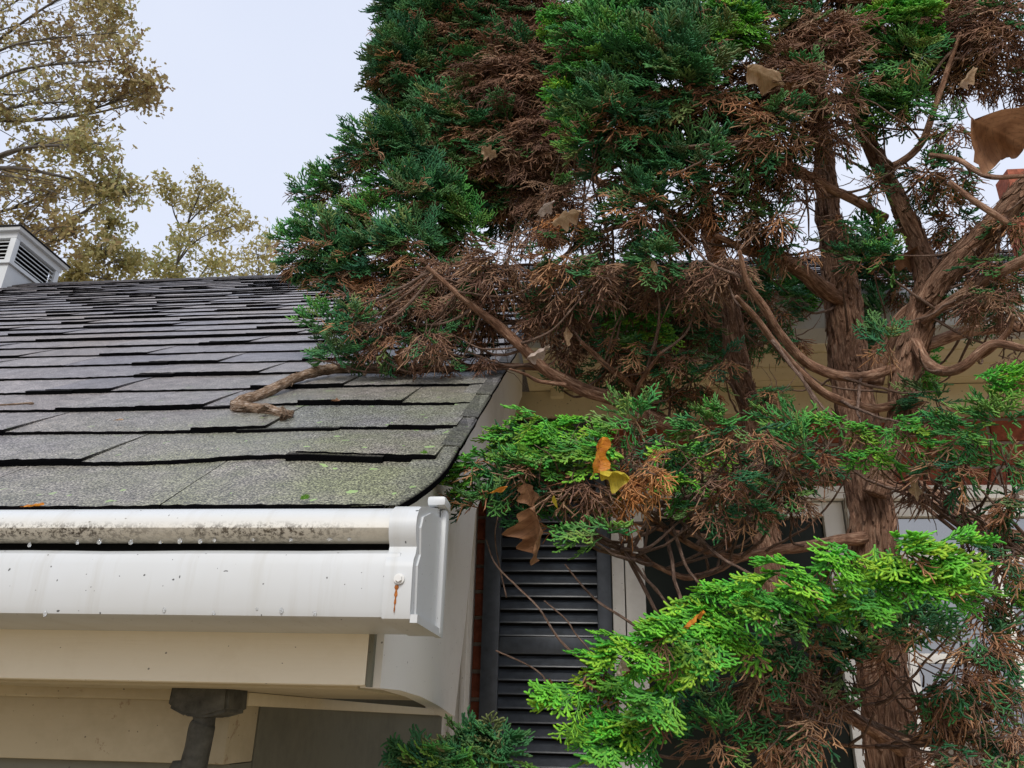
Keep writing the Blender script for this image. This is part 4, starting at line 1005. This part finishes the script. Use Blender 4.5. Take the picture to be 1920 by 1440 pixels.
# twigs carrying the clumps
allP = np.concatenate([l for l in LIMBS if l[:, 3].max() > 0.0028])
TV, TF, TB = [], [], []
tw = random.Random(3)
for c in CL:
    ctr = PY(c[0], c[1], c[4])
    dd = np.linalg.norm(allP[:, :3] - ctr, axis=1); dm_ = dd.min()
    if dm_ > (0.16 if c[4] < 0.97 else 0.28): continue
    near_ = np.nonzero(dd < dm_ + 0.10)[0]
    for k in range(1 if c[4] < 0.97 else 2):
        e = ctr + np.array([tw.uniform(-1, 1), tw.uniform(-1, 1), tw.uniform(-0.7, 1)]) * 0.035
        b = allP[near_[tw.randrange(len(near_))], :3]
        mid = (b + e) / 2 + np.array([tw.uniform(-1, 1), tw.uniform(-1, 1), -0.8 + tw.uniform(-1, 0.6)]) * 0.12 * np.linalg.norm(b - e)
        pts = catmull(np.array([(*b, 0.0030 - 0.0008 * k), (*mid, 0.0021 - 0.0005 * k), (*e, 0.0010)]), 6)
        pts[:, :3] += np.array([[mnoise.noise(Vector(z_[:3] * 40 + m * 7.3)) for m in range(3)] for z_ in pts]) * 0.003
        V, Fc, B_ = tube_data(pts, 5); o_ = len(TV); TV += V; TB += B_; TF += [tuple(i + o_ for i in f) for f in Fc]
# bare curly dead twiglets in the interior
for c in CL:
    if c[5] not in 'XBO': continue
    ctr = PY(c[0], c[1], c[4]); dep = depth(ctr)
    for k in range(9):
        p = ctr + nr.normal(size=3) * np.array([c[2], 0.7 * c[2], c[3]]) * dep / F * 0.5
        d = norm(nr.normal(size=3)); L = tw.uniform(0.03, 0.09); pts = []
        for i in range(7):
            pts.append((*p, 0.0013 * (1 - i / 8))); d = norm(d + nr.normal(size=3) * 0.35); p = p + d * L / 6
        V, Fc, B_ = tube_data(np.array(pts), 4); o_ = len(TV); TV += V; TB += B_; TF += [tuple(i + o_ for i in f) for f in Fc]
o = C_(mesh_obj('twigs', TV, TF, M['twig'], None, True, vattrs={'bark': TB})); o['kind'] = 'stuff'

# ---- low sprigs at the foot of the pilaster
sb = PY(880, 1500, 1.0); sb[2] = GROUND
shrub = empty('young_cypress', sb); tag(shrub, 'small dark green cypress top poking up below the brick wall corner', 'shrub')
shs = []
for c in SH: shs += clump_sprays(c, 1.6)
W2(place_sprays('foliage', shs, True), shrub)
for (x, y) in ((800, 1425), (880, 1405), (940, 1410)):
    e = PY(x, y, 1.0); pts = catmull(np.array([(*sb, 0.012), (sb[0] * 0.6 + e[0] * 0.4, sb[1], -0.8, 0.008), (*e, 0.002)]), 8)
    W2(tube('stem', pts, M['twig'], None, 7), shrub)

# ------------------------------------------------------------------ fallen branch and bits on the roof
def on_roof(x, y, off): 
    p = roofhit(x, y, off); return p
fb = empty('fallen_branch', on_roof(600, 700, 0.0)); tag(fb, 'broken dead branch with flaking bark lying on the shingles', 'branch')
def rb_path(lst):
    out = []
    for x, y, w, off in lst: p = on_roof(x, y, off); out.append((*p, px2m(w, p) / 2))
    return catmull(out, 9)
W2(tube('bough', rb_path([(780, 694, 16, .012), (720, 693, 17, .013), (660, 690, 17, .014), (620, 692, 18, .016), (580, 700, 18, .019), (545, 712, 18, .018), (515, 728, 19, .014), (485, 741, 20, .011), (455, 752, 22, .010), (440, 760, 15, .009)]), M['dead_bark'], None, 18, 0.26, 2.0, 190), fb)
W2(tube('broken_stub', rb_path([(436, 755, 10, .010), (446, 762, 22, .010), (470, 765, 22, .011), (500, 768, 20, .010), (525, 774, 19, .010), (540, 778, 17, .009), (549, 772, 6, .010)]), M['dead_bark'], None, 18, 0.42, 5.0, 210), fb)
for i in range(70):
    t = tw.random(); x = 445 + 100 * t if i % 2 else 520 + 170 * tw.random(); y = (762 + 14 * t) if i % 2 else (735 - 50 * min(1, (x - 480) / 120.0) + 6)
    p = np.array(on_roof(x, y + tw.uniform(-4, 6), 0.012)); a = nr.normal(size=3) * 0.0045; b = nr.normal(size=3) * 0.0035
    W2(mesh_obj('bark_flake', [p, p + a, p + a + b, p + b * 1.2 - a * 0.2, p + np.array([0, 0, 0.0008])], [(0, 1, 4), (1, 2, 4), (2, 3, 4), (3, 0, 4)], M['dead_bark'], None, vattrs={'bark': [(0.01 * i, 0, 0.1 * k) for k in range(5)]}), fb)
tp = [(*on_roof(-8, 760, .004), 0.0016), (*on_roof(25, 758, .004), 0.0016), (*on_roof(52, 756, .004), 0.0017), (*on_roof(61, 757, .004), 0.0026)]
tag(tube('fallen_leaf_stem', catmull(tp, 5), M['dead_bark'], None, 7), 'thin brown leaf stem lying across the shingles at far left', 'stem')

# ------------------------------------------------------------------ dry leaves
LM = {'brown': mat_leaf('leaf_brown', (0.17, 0.075, 0.035), (0.33, 0.17, 0.085)), 'tan': mat_leaf('leaf_tan', (0.36, 0.22, 0.12), (0.55, 0.40, 0.26)),
      'pale': mat_leaf('leaf_pale', (0.40, 0.30, 0.25), (0.64, 0.54, 0.46)), 'orange': mat_leaf('leaf_orange', (0.46, 0.13, 0.02), (0.75, 0.32, 0.03)),
      'yellow': mat_leaf('leaf_yellow', (0.42, 0.33, 0.03), (0.66, 0.52, 0.05))}
def leaf(label, x, y, size, Y, mat, ang=0, tilt=0.5, lobes=4, curl=0.5, aspect=0.5, roof_off=None, sd=0):
    lr = random.Random(sd + int(x * 7 + y))
    p = np.array(on_roof(x, y, roof_off)) if roof_off is not None else PY(x, y, Y + (0.0 if sd in (1, 5, 6, 8) else 0.035))
    L = px2m(size * (1.0 if sd in (1, 5, 6, 8) else 0.78), p); nl = 22; V = []; UV = []; Fc = []
    for i in range(nl + 1):
        t = i / nl
        w = math.sin(math.pi * min(1, t ** 0.8)) ** 0.7 * aspect / 2
        if lobes: w *= 1 + 0.38 * math.sin(2 * math.pi * lobes * t + 0.5) * (0.4 + 0.6 * math.sin(math.pi * t))
        w = max(w, 0.008)
        for j in range(7):
            q = (j - 3) / 3
            X = t - 0.5; Yq = q * w * (1 + 0.08 * lr.uniform(-1, 1)); Z = curl * (0.5 * q * q * w * 2 + 0.35 * (t - 0.5) ** 2 + 0.10 * math.sin(5 * t + 2 * q + sd) * abs(q)) + 0.02 * math.sin(17 * t + 5 * q)
            V.append((X * L, Yq * L, Z * L)); UV.append((Yq, X, lr.random() * 0.02 + sd))
        if i:
            for j in range(6): b = (i - 1) * 7 + j; Fc.append((b, b + 1, b + 8, b + 7))
    b0 = len(V)         # stalk
    for i in range(4):
        for k in range(3):
            a = k * 2.1; V.append(((-0.5 - 0.07 * i) * L, (0.012 * math.cos(a) + 0.01 * i * i) * L, (0.35 * 0.25 * curl + 0.012 * math.sin(a)) * L)); UV.append((0, 0, 0))
        if i:
            for k in range(3): b = b0 + (i - 1) * 3; Fc.append((b + k, b + (k + 1) % 3, b + 3 + (k + 1) % 3, b + 3 + k))
    o = mesh_obj('dry_leaf', V, Fc, LM[mat], None, True, vattrs={'uvl': UV})
    if roof_off is not None:
        o.rotation_euler = (Matrix.Rotation(TH, 3, 'X') @ Matrix.Rotation(R(ang), 3, 'Z')).to_euler()
    else:
        mc = Matrix([list(CAM[0]), list(CAM[1]), list(-CAM[2])]).transposed()
        o.rotation_euler = (mc @ Matrix.Rotation(R(ang), 3, 'Z') @ Matrix.Rotation(tilt, 3, 'X') @ Matrix.Rotation(tilt * 0.4, 3, 'Y')).to_euler()
    o.location = p
    tag(o, label, 'leaf', 'dry leaves caught in the cypress' if roof_off is None else 'dry leaves on the roof')
    return o
leaf('large curled brown leaf near the top right corner beside the thick limb', 1872, 246, 130, 0.86, 'brown', -28, 0.6, 1, 1.2, 0.8, sd=1)
leaf('pale tan folded leaf high in the branches above the slim trunk', 1438, 140, 110, 0.98, 'tan', -35, 0.9, 2, 0.9, 0.5, sd=2)
leaf('reddish brown leaf beside the pale folded leaf high in the tree', 1492, 172, 70, 1.0, 'brown', -50, 0.5, 2, 0.6, 0.6, sd=3)
leaf('dull pale leaf behind twigs left of the large curled brown leaf', 1812, 145, 70, 1.0, 'tan', 40, 0.6, 2, 0.7, 0.55, sd=4)
leaf('bright orange leaf lodged in the green sprays before the frieze board', 1118, 852, 70, 0.82, 'orange', 65, 0.6, 1, 1.3, 0.55, sd=5)
leaf('yellow leaf tucked under the orange leaf in the green sprays', 1152, 885, 60, 0.82, 'yellow', -25, 0.7, 2, 1.3, 0.6, sd=6)
leaf('wedge shaped brown leaf under the green spray nearest the rake board', 992, 928, 62, 0.80, 'brown', -75, 0.4, 2, 0.4, 0.8, sd=7)
leaf('long brown leaf hanging straight down in front of the shutter', 1008, 1000, 112, 0.84, 'brown', -98, 0.75, 3, 1.3, 0.45, sd=8)
leaf('small yellow leaf sliver hanging below the green spray by the shutter', 1042, 942, 34, 0.80, 'yellow', -80, 0.6, 0, 0.5, 0.35, sd=9)
leaf('cream coloured leaf held against the limb crossing the rake edge', 1008, 658, 62, 1.16, 'pale', 15, 0.9, 2, 0.9, 0.6, sd=10)
leaf('small yellow and white leaf on the shingles above the rake corner', 938, 614, 40, 1.2, 'pale', 5, 1.0, 0, 0.6, 0.5, sd=11)
leaf('tan leaf hanging upright among dead twigs right of the rake corner', 1062, 632, 48, 1.16, 'tan', 85, 0.6, 2, 0.6, 0.45, sd=12)
leaf('pinkish brown leaf lying over orange dead foliage in mid tree', 1060, 404, 80, 1.04, 'tan', 8, 0.9, 3, 0.7, 0.55, sd=13)
leaf('dusty pale leaf just behind the pinkish leaf in mid tree', 1022, 388, 55, 1.10, 'pale', 25, 0.9, 2, 0.7, 0.5, sd=14)
leaf('yellowish tan leaf alone in the dark brown upper foliage', 918, 286, 42, 1.30, 'tan', -30, 0.4, 3, 0.6, 0.7, sd=15)
leaf('pale pink leaf in shadow under the bright lower sprays', 1452, 1158, 70, 0.86, 'pale', 30, 0.8, 3, 0.9, 0.6, sd=16)
leaf('rusty leaf fragment lying on top of the bright lower sprays', 1300, 1158, 62, 0.76, 'orange', 18, 0.9, 3, 0.8, 0.4, sd=17)
leaf('pale crumpled leaf on the bright spray in front of the window frame', 1160, 1250, 40, 0.76, 'pale', 50, 0.8, 2, 1.0, 0.8, sd=18)
leaf('small brown leaf dangling at the end of a twig before the shutter', 1027, 1284, 30, 0.88, 'brown', 70, 0.5, 0, 0.8, 0.7, sd=19)
leaf('dark brown leaf behind the thick right hand limb', 1700, 482, 80, 1.22, 'brown', 10, 0.7, 2, 0.5, 0.7, sd=20)
leaf('brown leaf below the thick right hand limb', 1850, 470, 90, 1.14, 'brown', 35, 0.7, 2, 0.5, 0.6, sd=21)
leaf('tan leaf dangling beside the main trunk above the right window', 1716, 915, 66, 0.95, 'tan', -80, 0.5, 2, 0.7, 0.35, sd=22)
leaf('small tan leaf standing upright left of the orange dead foliage', 1228, 502, 36, 1.05, 'tan', -75, 0.4, 0, 0.5, 0.4, sd=23)
leaf('pale leaf bit at the right edge of the picture below the green sprays', 1905, 922, 44, 1.0, 'pale', 60, 0.6, 2, 0.8, 0.6, sd=24)
leaf('orange brown fragment low on the spray nearest the rake board', 935, 917, 44, 0.80, 'orange', 5, 0.8, 2, 0.5, 0.35, sd=25)
leaf('yellow orange leaf lying at the shingle edge just above the gutter', 64, 949, 44, 0, 'orange', 22, 0, 0, 0.5, 0.4, roof_off=0.006, sd=26)
leaf('small pink tan leaf lying on a shingle joint left of the fallen branch', 223, 788, 20, 0, 'tan', 20, 0, 0, 0.5, 0.5, roof_off=0.011, sd=27)
leaf('tiny curled brown leaf on the shingles right of the fallen branch', 630, 752, 20, 0, 'brown', 5, 0, 2, 0.8, 0.5, roof_off=0.011, sd=28)
leaf('pale dead leaf among dark leaf litter under the low roof clump', 742, 689, 24, 0, 'pale', 30, 0, 2, 0.9, 0.7, roof_off=0.02, sd=29)
leaf('tan leaf standing in dark leaf litter under the low roof clump', 750, 670, 44, 1.18, 'brown', 80, 0.4, 3, 0.8, 0.8, sd=30)

# moss tufts
def moss(label, x, y, size):
    p = np.array(on_roof(x, y, 0.009)); s = px2m(size, p); V = []; T = []
    for i in range(70):
        a = tw.uniform(0, 6.28); r = s * math.sqrt(tw.random()) / 2; b = np.array([math.cos(a) * r, math.sin(a) * r * 0.8, 0]); b[2] = b[1] * ST / CT
        h = s * 0.35 * (1 - (2 * r / s) ** 2 * 0.7); d = nr.normal(size=3) * s * 0.06; w = s * 0.05
        q = len(V); V += [b + (-w, 0, -0.001), b + (w, 0, -0.001), b + (0, w, -0.001), b + d + (0, 0, h)]; T += [(q, q + 1, q + 3), (q + 1, q + 2, q + 3), (q + 2, q, q + 3)]
    o = mesh_obj('moss_tuft', V, T, M['moss']); o.location = p
    tag(o, label, 'moss', 'moss tufts on the shingles')
moss('round bright green moss tuft on the lowest shingle course', 572, 932, 18)
moss('small flat moss tuft on the second shingle course near the rake', 795, 848, 13)

# rain drops on the gutter
t_ = NT('rain_drop'); t_.base((0.88, 0.9, 0.91), 0.08, 0.8); t_.b.inputs['Transmission Weight'].default_value = 0.8; t_.b.inputs['IOR'].default_value = 1.33
def drop_me():
    bm = bmesh.new(); bmesh.ops.create_uvsphere(bm, u_segments=14, v_segments=10, radius=1.0)
    for v in bm.verts:
        if v.co.z > 0: v.co.x *= 1 - 0.45 * v.co.z; v.co.z *= 1.25
    me = bpy.data.meshes.new('rain_drop'); bm.to_mesh(me); bm.free(); me.materials.append(t_.m)
    me.polygons.foreach_set('use_smooth', np.ones(len(me.polygons), bool)); return me
dm = drop_me()
def drops(lst, Y, label, group, r0):
    for x, y in lst:
        p = PY(x, y, Y); o = bpy.data.objects.new('rain_drop', dm); COL.objects.link(o)
        r = r0 * tw.uniform(0.7, 1.2); o.location = p; o.scale = (r, r * 0.6, r * tw.uniform(0.9, 1.5)); tag(o, label, 'water drop', group)
drops([(58, 1070), (273, 1068), (484, 1071), (623, 1094), (136, 1098), (308, 1143), (482, 1141), (528, 1144), (84, 1151), (590, 1150), (400, 1150)], 0.5975, 'clear rain drop clinging to the white trough face of the gutter', 'rain drops on the trough', 0.0015)
drops([(186, 1016), (245, 1017), (337, 1014), (375, 1015), (402, 1013), (475, 1012), (545, 1012), (618, 1011), (655, 1010), (145, 1017), (300, 1017), (55, 1022)], 0.6045, 'clear rain drop hanging from the lower lip of the leaf hood', 'rain drops on the leaf hood', 0.0017)

# ------------------------------------------------------------------ oaks beyond the ridge
OM = [mat_oakleaf('oak_leaf_brown', [(0.0, (0.25, 0.165, 0.085)), (0.35, (0.36, 0.285, 0.14)), (0.7, (0.43, 0.375, 0.165)), (1.0, (0.35, 0.37, 0.17))]),
      mat_oakleaf('oak_leaf_gold', [(0.0, (0.34, 0.27, 0.11)), (0.4, (0.42, 0.37, 0.16)), (0.8, (0.46, 0.44, 0.19)), (1.0, (0.36, 0.41, 0.18))])]
def oak(label, base_px, Y, blobs, leaves, lsize, mat, seed, trunk_r):
    """blobs: (x, y, rx, ry) masses of foliage as seen; spread through depth around distance Y"""
    r = np.random.default_rng(seed); rr = random.Random(seed)
    b = PY(base_px, 530, Y); b[2] = GROUND
    root = empty('oak_tree', b); tag(root, label, 'tree', 'autumn oaks beyond the ridge')
    cen = []
    for x, y, rx, ry in blobs:
        c = PY(x, y, Y + r.uniform(-1, 1) * Y * 0.06); k = depth(c) / F; cen.append((c, rx * k, ry * k))
    # limbs
    top = max(cen, key=lambda c: c[0][2])[0]
    tp_ = np.array([(*b, trunk_r), (b[0] * 0.9 + top[0] * 0.1, b[1], b[2] + (top[2] - b[2]) * 0.45, trunk_r * 0.75), (b[0] * 0.5 + top[0] * 0.5, Y, b[2] + (top[2] - b[2]) * 0.75, trunk_r * 0.4), (*top, trunk_r * 0.1)])
    tcurve = catmull(tp_, 10); W2(tube('trunk', tcurve, M['oak_bark'], None, 10, 0.05, 0, 3), root)
    LV, LT, LB = [], [], []
    ends = []
    for c, ax, az in cen:
        cand = tcurve[(tcurve[:, 2] < c[2] - 0.1 * az)]
        if not len(cand): cand = tcurve[:8]
        j = cand[int(np.argmin(np.linalg.norm(cand[:, :3] - (c + np.array([0, 0, -0.8 * az])), axis=1)))]
        mid = (j[:3] + c) / 2 + r.normal(size=3) * 0.1 * np.linalg.norm(j[:3] - c)
        lr_ = max(0.02, min(j[3] * 0.5, 0.012 * np.linalg.norm(j[:3] - c)))
        cv = catmull(np.array([(*j[:3], lr_ * 1.4), (*mid, lr_), (*c, lr_ * 0.5)]), 6)
        W2(tube('limb', cv, M['oak_bark'], None, 6), root)
        for k in range(max(12, int(16 * ax * az / 1.5))):
            u = norm(r.normal(size=3)); e = c + u * np.array([ax, 0.8 * (ax + az) / 2, az]) * r.uniform(0.55, 1.0)
            s0 = cv[int(r.integers(3, len(cv)))]; md = (s0[:3] + e) / 2 + r.normal(size=3) * 0.12 * np.linalg.norm(s0[:3] - e)
            c2 = catmull(np.array([(*s0[:3], lr_ * 0.35), (*md, lr_ * 0.22), (*e, 0.006)]), 4)
            V, Fc, Bk = tube_data(c2, 4); q = len(LV); LV += V; LB += Bk; LT += [tuple(i + q for i in f) for f in Fc]
            ends.append((c2, ax * az))
    W2(mesh_obj('twigs', LV, LT, M['oak_bark'], None, True, vattrs={'bark': LB}), root)['kind'] = 'stuff'
    # leaves in tufts along the twigs
    shape = np.array([(-0.5, 0, 0), (-0.2, 0.24, 0.06), (-0.02, 0.13, 0.02), (0.16, 0.30, 0.07), (0.5, 0.03, -0.04), (0.14, -0.28, 0.07), (0.0, -0.12, 0.02), (-0.22, -0.25, 0.06)])
    tri = np.array([(0, 1, 2), (0, 2, 6), (0, 6, 7), (2, 3, 4), (2, 4, 6), (6, 4, 5)])
    per = 7; nt = leaves // per; n = nt * per; P = np.empty((n, 3)); 
    for i in range(nt):
        c2, _ = ends[int(r.integers(len(ends)))]
        t = c2[int(len(c2) * (0.45 + 0.55 * r.random() ** 0.5)) - 1, :3] + r.normal(size=3) * lsize * 0.9
        P[i * per:(i + 1) * per] = t + r.normal(size=(per, 3)) * lsize * 0.62
    D = r.normal(size=(n, 3)); D /= np.linalg.norm(D, axis=1)[:, None]
    N = r.normal(size=(n, 3)) + np.array([0, -0.4, 0.5]); N -= D * (N * D).sum(1)[:, None]; N /= np.linalg.norm(N, axis=1)[:, None]
    S = np.cross(N, D); sz = lsize * r.uniform(0.7, 1.3, n)
    V = (P[:, None, :] + sz[:, None, None] * (shape[None, :, 0, None] * D[:, None, :] + shape[None, :, 1, None] * S[:, None, :] + shape[None, :, 2, None] * N[:, None, :])).reshape(-1, 3)
    T = (tri[None] + (np.arange(n) * 8)[:, None, None]).reshape(-1, 3)
    tone = np.repeat(np.clip(0.5 + 0.25 * r.normal(size=n) + 0.18 * np.sin(P[:, 2] * 1.1 + P[:, 0]), 0, 1), 8)
    o = np_mesh('crown', V, T, mat, None, {'tone': tone}, smooth=False); o['kind'] = 'stuff'; W2(o, root)
oak('large brown leaved oak rising behind the roof at the far left', -170, 15.0,
    [(60, 40, 90, 70), (170, 60, 80, 70), (240, 110, 60, 70), (120, 150, 90, 70), (30, 180, 80, 80), (200, 190, 75, 60), (275, 190, 40, 50), (295, 165, 30, 34), (90, 260, 90, 60), (190, 270, 70, 50), (20, 320, 70, 60), (120, 350, 80, 50), (210, 350, 50, 40),
     (60, 420, 80, 50), (160, 430, 60, 40), (230, 60, 50, 60), (-60, 100, 90, 90), (-60, 250, 90, 90), (-50, 400, 80, 80), (130, -50, 100, 50), (20, -60, 90, 60), (225, 0, 40, 50), (255, 365, 20, 26)], 10800, 0.155, OM[0], 1, 0.17)
oak('slim golden oak with pale stem between cupola and the middle oak', 205, 20.0,
    [(205, 410, 40, 30), (190, 460, 50, 36), (235, 470, 40, 36), (150, 490, 45, 30), (205, 515, 60, 24), (255, 500, 30, 24), (130, 520, 40, 20)], 2800, 0.16, OM[1], 2, 0.12)
oak('rounded golden oak standing clear against the sky in the middle', 345, 22.0,
    [(320, 345, 32, 24), (385, 340, 36, 24), (360, 385, 44, 30), (420, 370, 30, 28), (330, 450, 30, 34), (370, 440, 44, 36), (430, 405, 30, 24), (468, 415, 24, 26), (345, 500, 44, 32), (400, 480, 40, 28), (290, 490, 20, 26), (310, 520, 40, 20)], 3000, 0.165, OM[1], 3, 0.14)
oak('sparse thin leaved oak low behind the ridge next to the cypress', 480, 26.0,
    [(440, 480, 34, 28), (480, 470, 30, 26), (505, 450, 14, 14), (460, 510, 40, 18), (500, 500, 26, 22), (410, 505, 26, 18), (525, 490, 20, 26)], 900, 0.18, OM[1], 4, 0.10)
